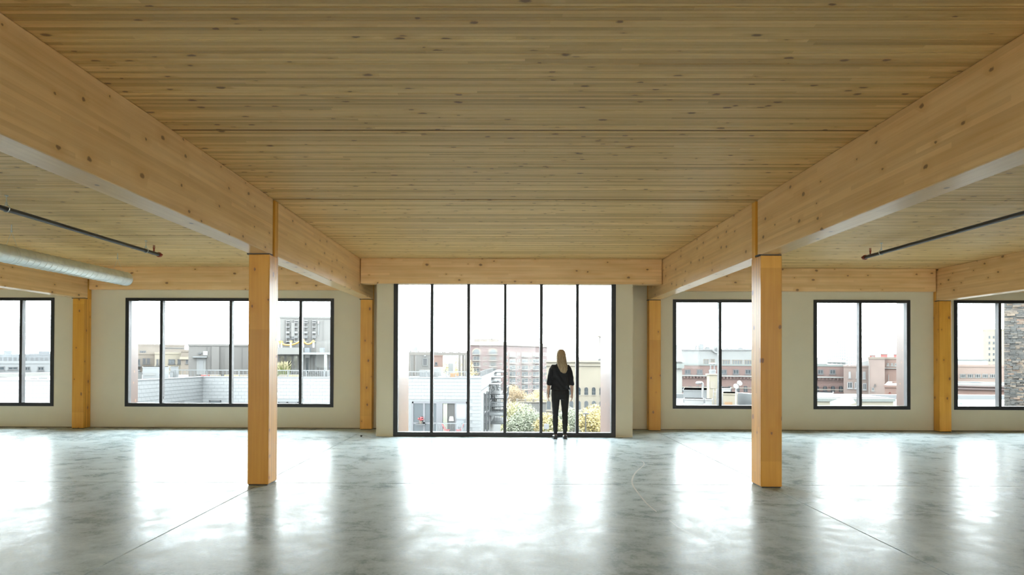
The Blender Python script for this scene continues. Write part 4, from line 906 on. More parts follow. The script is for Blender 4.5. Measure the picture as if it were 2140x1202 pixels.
# ---- blocks behind, central window
T, fc, x0, x1, z1 = bldg('service_penthouse', 'dark grey penthouse with a door seen through the pergola', 'building', 74, 830, 740, 905, 8, m_dkmetal2, ZR - .8, para=.1)
win(T, fc, fc.rect(883, 748.5, 893.5, 765), pm=m_dkframe, fm=m_grey, sill=False, name='door'); fb = MB(); fc.box(fb, *fc.rect(886, 741.5, 890, 745), 0, .15); fb.build('wall_lamp', m_wht, T)
T, fc, x0, x1, z1 = bldg('brick_block', 'plain red-brown brick block seen under the pergola beam', 'building', 112, 906, 744, 925.5, 9, m_brick_or, para=.3); win(T, fc, fc.rect(909, 757, 914, 763), fw=.1)
tag(MB().box(at(937, 760, 125).x, at(947, 760, 125).x, 125, 129, ZG, at(940, 759.5, 125).z).build('stair_housing', m_grey), 'small grey block among yellow trees under the pergola', 'building')
YH = 520.0
T = thing('domed_hall', 'pale hazy hall with a stepped dome above the left pergola', 'building', (at(870, 740, YH).x, YH, ZG))
MB().box(at(838, 740, YH).x, at(874, 740, YH).x, YH, YH + 30, ZG, at(850, 724, YH).z).build('wall', m_grey, T)
q = at(880.5, 737, YH); b = MB().cyl((q.x, YH, ZG), (q.x, YH, at(880, 722, YH).z), 3.6, 16).cyl((q.x, YH, at(880, 722, YH).z), (q.x, YH, at(880, 717, YH).z), 3.2, 16, rb=2.0).cyl((q.x, YH, at(880, 717, YH).z), (q.x, YH, at(880, 714, YH).z), 1.9, 12); b.build('dome', m_grey, T)
for k in range(7): x_ = at(840 + 5 * k, 740, YH).x; MB().box(x_, x_ + .5, YH - .5, YH, ZG + 6, at(850, 727, YH).z).build('pilaster', m_conc, T)
# brick apartment slab with balconies
YE = 300.0
e0, e1 = at(981, 716, YE).x, at(1054.5, 716, YE).x
zE = at(1020, 714.5, YE).z
q1 = at(1143.5, 722, 345)
E_ = thing('brick_apartments', 'large red-brown brick apartment building with stacked balconies and arched top windows', 'building', (e0, YE, ZG))
MB().prism([(e0, YE), (e1, YE), (q1.x, 345), (q1.x - 4, 372), (e0, 372)], ZG, zE - 1).build('wall', m_brick_far, E_)
FE = Face((e0, YE), (e1, YE)); FE2 = Face((e1, YE), (q1.x, 345))
b = MB(); FE.box(b, -.5, FE.L + .4, zE - 1.6, zE - .9, -1, .7); FE2.box(b, 0, FE2.L + .4, zE - 1.6, zE - .9, -1, .7); FE.box(b, -.3, FE.L + .2, zE - 1, zE, -.8, .3); FE2.box(b, 0, FE2.L, zE - 1, zE, -.8, .3)
b.build('cornice', m_stone, E_)
MB().box(at(990, 712, YE).x, at(1041, 712, YE).x, YE + 3, YE + 20, zE - 1, at(1010, 708.5, YE).z).build('roof_housing', m_tan, E_); MB().cyl((at(1027, 700, YE).x, YE + 8, zE), (at(1027, 700, YE).x, YE + 8, at(1027, 699, YE).z), .5, 8).build('roof_mast', m_lgrey, E_)
rows = [731.5 + 12.7 * k for k in range(9)]
for k, ry in enumerate(rows):
    for a, c in ((987, 1004.5), (1021.5, 1039)):
        u0, u1, z0, z1 = FE.rect(a, ry, c, ry + 9)
        if k == 0: archwin(E_, FE, (u0 + .3, u1 - .3, z0, z1 + .3), m_cream, m_pane2, ring=.5)
        else: win(E_, FE, (u0 + .4, u1 - .4, z0, z1), pm=m_pane, fm=m_cream, mull=1, fw=.18, sill=False)
        b = MB(); FE.box(b, u0, u1, z0 - .25, z0, 0, 1.5); bl = b.build('balcony', m_stone, E_)
        b = MB(); FE.box(b, u0, u1, z0 + .95, z0 + 1.08, 1.38, 1.48); FE.box(b, u0, u1, z0, z0 + .1, 1.38, 1.48)
        uu = u0
        while uu < u1: FE.box(b, uu, uu + .07, z0, z0 + 1, 1.4, 1.46); uu += .32
        b.build('railing', m_dkframe, bl)
    if k: win(E_, FE, FE.rect(1044, ry + 1, 1049, ry + 7.5), pm=m_pane, fm=m_stone, fw=.15)
    for a in (1009.5, 1014): 
        if k and k % 1 == 0: win(E_, FE, FE.rect(a, ry + 1, a + 3, ry + 7), pm=m_pane, fm=m_stone, fw=.15)
rows2 = [736 + 13.6 * k for k in range(8)]
for k, ry in enumerate(rows2):
    sl = .012
    for a, c in ((1064, 1078), (1089.5, 1104), (1112.5, 1127)):
        yy = ry + (a - 1064) * sl; hh = 9.6 - (a - 1064) * .02
        u0, u1, z0, z1 = FE2.rect(a, yy, c, yy + hh)
        b = MB(); FE2.box(b, u0, u1, z0 - .25, z0, 0, 1.3); bl = b.build('balcony', m_stone if k % 2 else m_conc, E_)
        win(E_, FE2, (u0 + .3, u1 - .3, z0, z1), pm=m_pane, fm=m_stone, mull=1, fw=.22, sill=False)
        b = MB(); FE2.box(b, u0, u1, z0 + .95, z0 + 1.08, 1.2, 1.28); FE2.box(b, u0, u1, z0 + .4, z0 + .48, 1.2, 1.28); FE2.box(b, u0, u0 + .1, z0, z0 + 1, 1.2, 1.28); FE2.box(b, u1 - .1, u1, z0, z0 + 1, 1.2, 1.28); b.build('railing', m_dkframe, bl)
    for a, c in ((1058, 1061.5), (1080.5, 1083), (1084.5, 1087), (1106, 1108), (1109, 1111), (1129.5, 1132), (1135, 1137.5), (1139, 1142)):
        yy = ry + (a - 1064) * sl; win(E_, FE2, FE2.rect(a, yy + .5, c, yy + 7.5), pm=m_pane, fm=m_stone, fw=.14)
# pale stone warehouse with arched windows
YF = 135.0
T, fc, x0, x1, z1 = bldg('stone_warehouse', 'pale limestone warehouse with two rows of arched windows right of the woman', 'building', YF, 1142, 757.5, 1330, 30, m_cream, para=.3, roof=m_wroof)
fb = MB(); fc.box(fb, x0 - .2, x1, fc.px(1236, 765)[1], fc.px(1236, 763)[1], 0, .3); fc.box(fb, x0 - .2, x1, z1, z1 + .35, 0, .4); fc.box(fb, x0 - .1, x1, fc.px(1236, 861)[1], fc.px(1236, 858.5)[1], 0, .3); fb.build('cornice', m_stone, T)
for k in range(-5, 5):
    a = 1221.3 + k * 15.7
    archwin(T, fc, fc.rect(a, 809.5, a + 7.6, 825.5), m_stone, ring=.12); archwin(T, fc, fc.rect(a, 838, a + 8, 856), m_stone, m_pane2, ring=.12)
for k in range(-4, 4): a = 1219 + k * 15.7; win(T, fc, fc.rect(a, 866, a + 4, 880), pm=m_pane2, fm=m_stone)
q = at(1258, 760, YF + 10); b = MB().box(at(1255.5, 720, 150).x, at(1268, 720, 150).x, 150, 152.5, ZG, at(1260, 701, 150).z)
T2 = thing('elevator_tower', 'grey stone shaft rising behind the warehouse beside the right cladding', 'tower', (at(1260, 720, 150).x, 150, ZG)); b.build('shaft', m_tan, T2); MB().box(at(1250, 703, 150).x, at(1268, 703, 150).x, 149.5, 153, at(1260, 704, 150).z, at(1260, 702, 150).z).build('cap', m_tan, T2)
for k, (a, c, t_, lb) in enumerate(((1250, 1259, 750.5, 'dark rooftop unit at the foot of the grey stone shaft'), (1214, 1222, 753, 'small pale rooftop unit on the warehouse roof'))): unit(a, t_, c, 757, 140, (m_dkframe, m_lgrey)[k], lb, 2, fc.px(1236, 757.3)[1], 1)
# parapet wall along the street
T = thing('street_wall', 'whitish concrete street wall with posts behind the trees', 'wall', (at(1115, 840, 160).x, 160, ZG))
MB().box(at(1078, 840, 160).x, at(1170, 840, 160).x, 160, 160.8, ZG, at(1100, 842, 160).z).build('wall', m_conc, T); MB().box(at(1078, 840, 160).x, at(1170, 840, 160).x, 159.8, 161, at(1100, 842, 160).z, at(1100, 840, 160).z).build('coping', m_stone, T)
for k in range(6): x_ = at(1081 + k * 17, 838, 160).x; MB().box(x_ - .25, x_ + .25, 159.9, 160.9, at(1100, 840, 160).z, at(1100, 834, 160).z).build('post', m_stone, T)
MB().box(at(1078, 838, 160).x, at(1170, 838, 160).x, 160.3, 160.5, at(1100, 837, 160).z, at(1100, 835.5, 160).z).build('rail', m_stone, T)

# ---- trees
def leafmat(name, c1, c2):
    m, nt, p = new_mat(name); g = N(nt, 'ShaderNodeNewGeometry')
    nt.links.new(ramp(nt, g.outputs['Random Per Island'], [(0, ext(c1)), (1, ext(c2))]), p.inputs['Base Color']); p.inputs['Roughness'].default_value = .7
    return m
lf_y = leafmat('yellow_autumn_leaf', (.33, .24, .06), (.42, .34, .13)); lf_o = leafmat('ochre_autumn_leaf', (.30, .19, .08), (.37, .26, .12)); lf_g = leafmat('pale_green_leaf', (.16, .185, .115), (.23, .25, .16)); lf_yg = leafmat('yellow_green_leaf', (.26, .25, .09), (.33, .31, .13)); bark = out('grey_bark', (.085, .07, .055), .9)
def tree(px, pytop, Y, rad, leaf, n, label, lsz=.15, zb=ZG, group='street trees'):
    p = at(px, pytop, Y); T = thing('street_tree', label, 'tree', (p.x, Y, zb), group); hgt = p.z - zb; r2 = random.Random(int(px * 7 + Y))
    tb_ = MB(); top_ = Vector((p.x, Y, zb + hgt * .45)); tb_.cyl((p.x, Y, zb), top_, .022 * hgt, 8, rb=.014 * hgt)
    blobs = []
    for k in range(9):
        a_ = k * 2.4 + r2.uniform(-.3, .3); rr = rad * r2.uniform(.25, .72); zz = zb + hgt * r2.uniform(.5, .88); e = Vector((p.x + rr * math.cos(a_), Y + rr * math.sin(a_), zz))
        tb_.cyl(top_ - Vector((0, 0, hgt * r2.uniform(0, .15))), e, .009 * hgt, 5, rb=.003 * hgt); blobs.append((e, rad * r2.uniform(.35, .55)))
    blobs.append((Vector((p.x, Y, zb + hgt - rad * .45)), rad * .45)); tb_.build('trunk', bark, T)
    fb = MB()
    for k in range(int(n * 2.2)):
        c, br = r2.choice(blobs); d = Vector((r2.gauss(0, 1), r2.gauss(0, 1), r2.gauss(0, 1))).normalized() * br * r2.random() ** .4; c = c + d
        if c.z > p.z: c.z = p.z - r2.random() * .5
        u = Vector((r2.gauss(0, 1), r2.gauss(0, 1), r2.gauss(0, 1))).normalized(); v = u.orthogonal().normalized(); s = lsz * r2.uniform(.6, 1.3)
        fb.add([c - u * s, c + v * s * .5, c + u * s, c - v * s * .5], [(0, 1, 2, 3)])
    o = fb.build('foliage', leaf, T); o['kind'] = 'stuff'
    return T
tree(1072, 803, 165, 3.6, lf_o, 2600, 'ochre autumn tree in front of the brick apartments, left of the others')
tree(1096, 822, 175, 3.2, lf_y, 1800, 'yellow autumn tree just above the street wall, middle of the central view')
tree(1112, 820, 185, 3.0, lf_o, 1600, 'small ochre tree at the foot of the brick apartments')
tree(1128, 816, 190, 3.0, lf_y, 1600, 'yellow tree at the right foot of the brick apartments')
tree(1074, 838, 98, 3.2, lf_yg, 2600, 'thin yellow-green tree low at the third mullion of the central window')
tree(1099, 842, 92, 3.6, lf_g, 3400, 'large soft green tree below the street wall')
tree(1141, 862, 88, 2.2, lf_y, 1800, 'bright yellow tree low beside the white sign')
tree(1158, 868, 80, 1.9, lf_yg, 1500, 'yellow-green tree partly behind the woman, left of her legs')
tree(1192, 850, 95, 3.0, lf_g, 2400, 'soft green tree behind the legs of the woman')
tree(1243, 845, 76, 3.1, lf_y, 4200, 'big bright yellow tree at the lower right of the central window')
tree(1222, 868, 84, 2.0, lf_y, 1700, 'yellow tree behind the street lamp')
tree(957, 746, 150, 4.2, lf_y, 2200, 'yellow tree behind the roof terrace, near the right pergola posts', group='trees behind the roof terrace')
tree(933, 752, 170, 4.2, lf_g, 1800, 'greyish green tree behind the roof terrace, under the pergola beam', group='trees behind the roof terrace')
tree(976, 750, 160, 3.4, lf_y, 1500, 'yellow tree behind the roof terrace beside the brick apartments', group='trees behind the roof terrace')
q = at(1224, 866, 70)
T = thing('street_lamp', 'tall thin street lamp with a flat head among the yellow trees', 'lamp', (q.x, 70, ZG)); MB().cyl((q.x, 70, ZG), (q.x, 70, q.z), .09, 8, rb=.05).build('pole', m_dkframe, T); MB().box(q.x - .28, q.x + .28, 69.8, 70.2, q.z, q.z + .12).build('lamp_head', m_dkframe, T)
q = at(1142, 886, 72); T = thing('street_sign', 'blank white square sign low among the yellow trees', 'sign', (q.x, 72, ZG)); MB().box(q.x - .27, q.x + .27, 71.95, 72, q.z - .55, q.z).build('panel', m_wht, T); MB().cyl((q.x, 72.05, ZG), (q.x, 72.05, q.z), .04, 8).build('pole', m_rail, T)

# ---- right windows
# white-roofed neighbour directly below
ZN = at(1480, 836, 41).z
T, _, _, _, _ = (thing('roof_block', 'low neighbour building with a white flat roof below the right windows', 'building', (24, 19, ZG)), 0, 0, 0, 0)
MB().box(6.5, 60, 19, 43, ZG, ZN - .1).build('wall', m_cream, T); MB().box(6.5, 60, 19, 43, ZN - .1, ZN).build('roof', m_wroof, T)
MB().box(6.5, 60, 42.6, 43, ZN, at(1480, 823, 43).z).build('parapet', m_lgrey, T)
# red brick warehouse with corbels and arches, grey penthouse on top
YB_ = 118.0
T, fc, x0, x1, z1 = bldg('brick_warehouse', 'red brick warehouse with toothed corbels, arched windows and a grey penthouse', 'building', YB_, 1402, 764.5, 1765, 28, m_brick, para=.25, roof=m_groof)
fp = Face(tuple(fc.p(0, 0, -2))[:2], tuple(fc.p(1, 0, -2))[:2]); gx0, gx1 = fp.px(1424, 732)[0], fp.px(1600, 732)[0]; gz = fp.px(1500, 732.5)[1]
b = MB(); fp.box(b, gx0, gx1, z1, gz, -20, 0); b.build('penthouse', m_grey, T); b = MB(); fp.box(b, gx0 - .2, gx1 + .2, gz, gz + .25, -20, .2); b.build('penthouse_roof', m_wroof, T)
for r_, mu in (((1470.5, 751, 1481, 764), 1), ((1485.5, 750.5, 1493.5, 758), 1), ((1509.5, 752, 1525.5, 763), 2), ((1530, 752, 1551.5, 763.5), 3), ((1555.5, 752, 1572, 763.5), 2), ((1577, 752, 1595, 763.5), 2)): win(T, fp, fp.rect(*r_), fm=m_tan, pm=m_pane2, mull=mu, fw=.14)
for k in range(14):
    a = 1431 + k * 25.25
    if a > 1755: break
    win(T, fc, fc.rect(a, 772.3, a + 12.2, 782.3), fm=m_dkframe, pm=m_pane, mull=1, fw=.12)
b = MB(); fc.box(b, x0, x1, fc.px(1583, 788)[1], fc.px(1583, 785.5)[1], 0, .45); b.build('cornice', m_conc, T)
b = MB(); u = x0; zt_, zb_ = fc.px(1583, 788)[1], fc.px(1583, 792.5)[1]
while u < x1: fc.box(b, u, u + .28, zb_, zt_, 0, .35); u += .56
o = b.build('corbel_row', m_brick, T)
b = MB(); fc.box(b, x0, x1, fc.px(1583, 812.5)[1], fc.px(1583, 811)[1], 0, .12); b.build('string_course', m_stone, T)
for k in range(22):
    a = 1421 + k * 16.6
    if a > 1757: break
    archwin(T, fc, fc.rect(a, 806.5, a + 8.5, 819.5), m_brick, m_pane, ring=.42)
# machinery on the penthouse roof
zgr = gz + .25
for a, c, t_, lb in ((1452, 1458, 723, 'pale exhaust cowl at the left end of the penthouse machinery'), (1459, 1471, 720, 'tall pale air handler on the grey penthouse roof'), (1472, 1484, 726, 'low pale air handler right of the tall one'), (1515, 1524, 729, 'low pale box on the penthouse roof right of the fan'), (1542, 1553, 727.5, 'grey rooftop unit at the right end of the penthouse roof')):
    unit(a, t_, c, 733, YB_ + 8, m_lgrey, lb, 2.5, zgr, 1, True)
q = at(1496, 732, YB_ + 4); T2 = thing('roof_fan', 'round grey exhaust fan standing on the penthouse roof', 'fan', (q.x, YB_ + 4, zgr)); MB().cyl((q.x, YB_ + 3.6, at(1496, 731, YB_ + 4).z), (q.x, YB_ + 4.4, at(1496, 731, YB_ + 4).z), .62, 18).build('housing', m_grey, T2); MB().cyl((q.x, YB_ + 3.5, at(1496, 731, YB_ + 4).z), (q.x, YB_ + 3.62, at(1496, 731, YB_ + 4).z), .3, 12).build('hub', m_dkframe, T2); MB().box(q.x - .5, q.x + .5, YB_ + 3.7, YB_ + 4.3, zgr, zgr + .5).build('stand', m_rail, T2)
# white gabled house at the left edge
YW = 44.0; f, u0, u1 = facing(1380, 757, 1425.5, YW); ze = f.px(1425, 756)[1]; zr_ = f.px(1409, 711)[1]
T = thing('gabled_house', 'tall white rendered house with pale grey sloping roof at the window edge', 'building', f.p((u0 + u1) / 2, ZG))
b = MB(); f.box(b, u0, u1, ZG, ze, -6, 0); b.build('wall', out('white_render', (.22, .215, .20), .8, .03), T)
ur0, ur1 = f.px(1376, 757)[0], f.px(1431, 757)[0]; ut0, ut1 = f.px(1397, 711)[0], f.px(1411, 711)[0]
b = MB(); b.add([f.p(ur0, ze, .3), f.p(ur1, ze, .3), f.p(ur1, ze, -6.3), f.p(ur0, ze, -6.3), f.p(ut0, zr_, -1.5), f.p(ut1, zr_, -1.5), f.p(ut1, zr_, -4.5), f.p(ut0, zr_, -4.5)], [(3, 2, 1, 0), (4, 5, 6, 7), (0, 1, 5, 4), (1, 2, 6, 5), (2, 3, 7, 6), (3, 0, 4, 7)]); b.build('roof', m_lgrey, T)
b = MB(); f.box(b, u0 - .1, u1 + .12, ze - .42, ze - .12, -.1, .25); b.build('eaves_trim', m_groof, T)
# chimney with cowl
YC = 36.0; T = thing('chimney', 'cream brick chimney with a white metal cowl in front of the red warehouse', 'chimney', (at(1490, 800, YC).x, YC, ZN)); xa_, xb_ = at(1478.5, 800, YC).x, at(1502.5, 800, YC).x
MB().box(xa_ + .1, xb_, YC, YC + .45, ZN, at(1490, 784, YC).z).build('stack', m_cream, T); MB().box(xa_ + .04, xb_ + .06, YC - .06, YC + .51, at(1490, 784, YC).z, at(1490, 781.5, YC).z).build('cap', m_stone, T)
MB().box(at(1484, 800, YC).x, at(1495, 800, YC).x, YC - .03, YC, at(1490, 812, YC).z, at(1490, 797, YC).z).build('access_door', m_stone, T)
xm = at(1492.5, 770, YC).x; MB().cyl((xm, YC + .3, at(1490, 781.5, YC).z), (xm, YC + .3, at(1490, 773, YC).z), .17, 12).cyl((xm, YC + .3, at(1490, 776, YC).z), (xm, YC + .3, at(1490, 774, YC).z), .19, 12).build('flue', m_lgrey, T)
MB().cyl((xm, YC + .3, at(1490, 760.5, YC).z), (xm, YC + .3, at(1490, 758.5, YC).z), .19, 12, rb=.14).build('cowl', m_wht, T)
for k in range(4): a_ = k * 1.57 + .6; MB().cyl((xm + .13 * math.cos(a_), YC + .3 + .13 * math.sin(a_), at(1490, 773, YC).z), (xm + .13 * math.cos(a_), YC + .3 + .13 * math.sin(a_), at(1490, 760.5, YC).z), .018, 5).build('cowl_post', m_lgrey, T)
# roof plant in front
unit(1428, 815, 1492, 838, 38, m_lgrey, 'long low grey roof light curb left of the chimney', 3.0, ZN)
unit(1511, 822, 1541, 848, 31, m_cream, 'beige boxy rooftop unit with an orange label strip', 1.6, ZN, 0)
xa_ = at(1514, 840, 31).x; xb_ = at(1536, 840, 31).x; o = MB().box(xa_, xb_, 30.97, 31, at(1520, 848, 31).z, at(1520, 840.5, 31).z).build('warning_placard', m_wood_o); tag(o, 'orange and white placard on the front of the beige rooftop unit', 'sign')
unit(1508, 811, 1527, 822, 33, m_wht, 'white rooftop unit rising behind the beige one', 1.2, ZN)
unit(1430, 833, 1470, 846, 33, m_wht, 'low white duct on the roof in front of the grey curb', .8, ZN); unit(1474, 834, 1488, 844, 32, m_wht, 'small white vent cap right of the low white duct', .5, ZN)
b = MB(); pts = [at(a, c, 37) for a, c in ((1468.5, 815), (1468.5, 803), (1466, 799.5), (1461, 799))]; T = thing('gooseneck_vent', 'white gooseneck roof vent curling to the left', 'vent', tuple(at(1468, 816, 37))); b.tube(spline(pts, 4), .055, 8); b.build('neck', m_wht, T); q = at(1460, 800.5, 37); MB().sphere((q.x, 37, q.z), .17, .14, .1, 10, 6).build('hood', m_wht, T)
MB().cyl(at(1468.5, 815, 37), (at(1468.5, 815, 37).x, 37, ZN), .055, 8).build('pipe', m_wht, T)
q = at(1538, 830, 29); T = thing('roof_floodlight', 'white floodlight pair on a thin pole before the brick warehouse', 'lamp', (q.x, 29, ZN)); MB().cyl((q.x, 29, ZN), (q.x, 29, at(1538, 805, 29).z), .03, 8).build('pole', m_wht, T)
for a, c in ((1537.5, 807), (1545, 800.5)): z_ = at(a, c, 29); MB().loft([(z_ + Vector((0, -.12, -.02)), .09, .09, (1, 0, 0), (0, 0, 1)), (z_ + Vector((0, 0, 0)), .10, .10, (1, 0, 0), (0, 0, 1)), (z_ + Vector((0, .12, .03)), .05, .05, (1, 0, 0), (0, 0, 1))], 12).build('lamp_head', m_wht, T)
MB().bar(at(1538, 808, 29), at(1545, 803, 29), .03).build('arm', m_wht, T)
b = MB(); q0, q1 = at(1541, 821, 34), at(1574, 826, 30); fcs = Face((q0.x, 34), (q1.x + 2, 29.4)); fcs.box(b, 0, fcs.L, ZN, at(1541, 821, 34).z, -.3, 0); o = b.build('roof_upstand', m_lgrey); tag(o, 'pale blue-grey roof upstand running behind the front right column', 'parapet')
for k in range(5): x_ = at(1489 + 3 * k, 820, 34).x
T = thing('roof_ladder', 'thin white ladder rails standing beside the chimney foot', 'ladder', (at(1495, 820, 34).x, 34, ZN))
for a in (1491, 1498): q = at(a, 813, 34); MB().cyl((q.x, 34, ZN), (q.x, 34, q.z), .02, 6).build('stile', m_wht, T)
for k in range(5): MB().cyl((at(1491, 815, 34).x, 34, ZN + .12 + k * .17), (at(1498, 815, 34).x, 34, ZN + .12 + k * .17), .013, 5).build('rung', m_wht, T)
# far hazy towers
def tower(px0, py, px1, Y, dp, label, cols, rows_, grp='hazy towers on the horizon'):
    T, fc, x0, x1, z1 = bldg('tower_block', label, 'tower', Y, px0, py, px1, dp, m_haze_b, group=grp)
    for i in range(cols):
        b = MB()
        for j in range(rows_):
            u0 = x0 + (x1 - x0) * (i + .25) / cols; u1 = x0 + (x1 - x0) * (i + .75) / cols; zt_ = z1 - 3 - j * 3.6
            if zt_ > ZG + 4: fc.box(b, u0, u1, zt_ - 1.9, zt_, 0, .15)
        b.build('window_column', m_pane, T)
tower(1729, 719, 1750, 800, 30, 'shortest of three hazy towers, with staggered grey windows', 5, 14); tower(1749, 690, 1768, 860, 30, 'middle hazy tower stepping up to the tallest one', 4, 20); tower(1768, 679, 1787, 840, 30, 'tallest of the three hazy towers with vertical window lines', 4, 22)
T, fc, x0, x1, z1 = bldg('glazed_pavilion', 'pale green glazed attic with a low hipped roof below the hazy towers', 'building', 190, 1729, 757, 1768, 14, m_conc)
for k in range(4): win(T, fc, fc.rect(1731 + k * 9.4, 758, 1737.5 + k * 9.4, 764), pm=m_pane2, fm=m_groof, mull=1, fw=.15)
b = MB(); xm = (x0 + x1) / 2; b.add([fc.p(x0 - .6, z1, .6), fc.p(x1 + .6, z1, .6), fc.p(x1 + .6, z1, -14.5), fc.p(x0 - .6, z1, -14.5), fc.p(xm - 1, fc.px(1748, 751)[1], -7), fc.p(xm + 1, fc.px(1748, 751)[1], -7)], [(3, 2, 1, 0), (0, 1, 5, 4), (1, 2, 5), (2, 3, 4, 5), (3, 0, 4)]); b.build('hipped_roof', m_lgrey, T)
# brick cluster right of the warehouse
T, fc, x0, x1, z1 = bldg('brick_house', 'faded brick house with tall narrow windows right of the red warehouse', 'building', 104, 1763, 767, 1815, 16, m_brick_pk, para=.2)
for r_ in ((1773.5, 777, 1778, 790), (1789, 777, 1793, 790), (1803, 777, 1809, 792), (1771, 798.5, 1781.5, 812), (1786, 799, 1793, 812.5), (1803, 801, 1811, 815)): win(T, fc, fc.rect(*r_), mull=1, fm=m_wht, fw=.1)
b = MB(); zr2 = fc.px(1792, 753)[1]; b.add([fc.p(x0 + .2, z1, -1), fc.p(x1, z1, -1), fc.p(x1, z1, -11), fc.p(x0 + .2, z1, -11), fc.p(x1, zr2, -1), fc.p(x1, zr2, -11)], [(3, 2, 1, 0), (0, 1, 4), (1, 2, 5, 4), (0, 4, 5, 3), (2, 3, 5)]); b.build('sloping_roof', m_wht, T)
T, fc, x0, x1, z1 = bldg('brick_tenement', 'broad blank-walled pinkish brick building below red rooftop blocks', 'building', 96, 1815, 750, 1849, 20, m_brick_pk, para=.25, roof=m_tan); fb = MB(); fc.box(fb, *fc.rect(1816, 757, 1817.2, 828), 0, .12); fb.build('downpipe', m_conc, T)
win(T, fc, fc.rect(1822, 810, 1827, 817), pm=m_pane2, fm=m_conc); win(T, fc, fc.rect(1828, 803, 1829.5, 806))
T, fc, x0, x1, z1 = bldg('brick_tenement', 'brick building with small square attic windows beside the right cladding', 'building', 95, 1849, 750.5, 1960, 20, m_brick_or, para=.25, roof=m_tan); fb = MB(); fc.box(fb, x0, x1, fc.px(1904, 771)[1], fc.px(1904, 769.5)[1], 0, .3); fb.build('cornice', m_conc, T)
for r_ in ((1853.5, 759, 1858, 764.5), (1862, 759, 1866.5, 764.5), (1869.5, 759, 1874.5, 765), (1876, 781, 1884, 792), (1890, 781, 1898, 792)): win(T, fc, fc.rect(*r_), pm=m_pane2, fm=m_conc, fw=.1)
fb = MB(); fc.box(fb, *fc.rect(1856.5, 783, 1857.7, 808), 0, .12); fb.build('downpipe', m_conc, T)
for a, c, t_, lb in ((1817, 1829, 743.5, 'small red rooftop block with a white window'), (1840.5, 1854.5, 741, 'plain red rooftop block in the middle of the three'), (1868, 1884, 741.5, 'red rooftop block nearest the right cladding')):
    f, u0, u1 = facing(a, t_, c, 108); zb_ = at(a, 752, 96).z - 1; zt_ = f.px(a, t_)[1]; T = thing('rooftop_block', lb, 'building', f.p((u0 + u1) / 2, zb_), 'red rooftop blocks'); b = MB(); f.box(b, u0, u1, zb_, zt_, -4, 0); b.build('wall', m_pink, T); b = MB(); f.box(b, u0 - .1, u1 + .1, zt_, zt_ + .15, -4.1, .1); b.build('coping', m_conc, T)
    if a == 1817: win(T, f, f.rect(1821.5, 745, 1827, 752.5), fm=m_wht, pm=m_pane, fw=.12, mull=1)
unit(1818, 760, 1829, 768, 97, m_lgrey, 'pale rooftop unit on the ledge of the faded brick house', 1.5, None, 1)
T, fc, x0, x1, z1 = bldg('brick_annex', 'small tan brick annex with red narrow windows low at the window edge', 'building', 60, 1849, 810, 1960, 12, m_brick_or, para=.15)
for r_ in ((1858, 820, 1861, 831), (1879, 821, 1883, 840), (1893, 821, 1897, 840)): win(T, fc, fc.rect(*r_), fm=m_pink, pm=m_pane, fw=.1)
# cream flat building in front, grey-green coping
YV = 27.0; zc_ = at(1780, 833, YV).z
T = thing('cream_roof_house', 'cream flat-roofed building with grey-green coping close below the window', 'building', (at(1785, 840, YV).x, YV, ZG)); xa_, xb_ = at(1655, 833, YV).x, at(1867, 837, YV).x
MB().box(xa_, xb_, YV, YV + 3.2, ZG, zc_ - .12).build('wall', out('pale_cream_render', (.22, .20, .155), .9, .05), T); MB().box(xa_ - .05, xb_ + .05, YV - .06, YV + 3.2, zc_ - .12, zc_).build('coping', m_groof, T); MB().box(xa_, xb_, YV + .3, YV + 3.0, zc_, zc_ + .03).build('roof', m_wroof, T)
unit(1702, 820, 1741, 827, 33, m_wht, 'low white ribbed roof vent at the left edge of the square window', 1.2, ZN, 2)
q = at(1760, 842, 22.5); T = thing('area_floodlight', 'large white floodlight head tilted on a short arm near the window', 'lamp', (q.x, 22.5, q.z - .4))
b = MB(); dv = Vector((.34, 0, .10)); up = Vector((-.05, 0, .15)); c = Vector((q.x, 22.5, q.z)); dy = Vector((0, .16, 0))
cr = [c - dv - up * .6 - dy, c + dv - up * .6 - dy, c + dv - up * .6 + dy, c - dv - up * .6 + dy, c - dv * .9 + up * .7 - dy * .8, c + dv * .8 + up - dy * .8, c + dv * .8 + up + dy * .8, c - dv * .9 + up * .7 + dy * .8]
b.add(cr, [(3, 2, 1, 0), (4, 5, 6, 7), (0, 1, 5, 4), (1, 2, 6, 5), (2, 3, 7, 6), (3, 0, 4, 7)]); b.build('lamp_head', m_wht, T); MB().cyl(c - dv * .6, (c.x - .25, 22.5, ZN - 1.4), .035, 8).build('arm', m_wht, T)
# ---- far right window
T, fc, x0, x1, z1 = bldg('cream_tower', 'cream tower block with two columns of square windows in the far right window', 'tower', 165, 2054, 690, 2128, 18, m_cream, para=.3)
for j in range(6):
    for a in (2065.5, 2074.5): win(T, fc, fc.rect(a, 702 + j * 11.9, a + 4.4, 708 + j * 11.9), pm=m_pane, fm=m_conc, fw=.05, sill=False)
T, fc, x0, x1, z1 = bldg('white_shed', 'long low white roof building under the cream tower', 'building', 120, 1960, 753, 2064, 14, m_wht, roof=m_groof, para=.15); win(T, fc, fc.rect(1997, 763.5, 2018, 766), pm=m_dkframe, fm=m_dkframe, sill=False)
T, fc, x0, x1, z1 = bldg('strip_window_building', 'pinkish building with one long strip of windows in the far right window', 'building', 98, 1960, 766.5, 2120, 14, out('pinkish_render', (.215, .155, .128), .9, .05), para=.2)
for k in range(5): a = 2006 + k * 15.4; win(T, fc, fc.rect(a, 781.5, a + 13, 790.5), pm=m_pane, fm=m_conc, mull=2, fw=.1, sill=False)
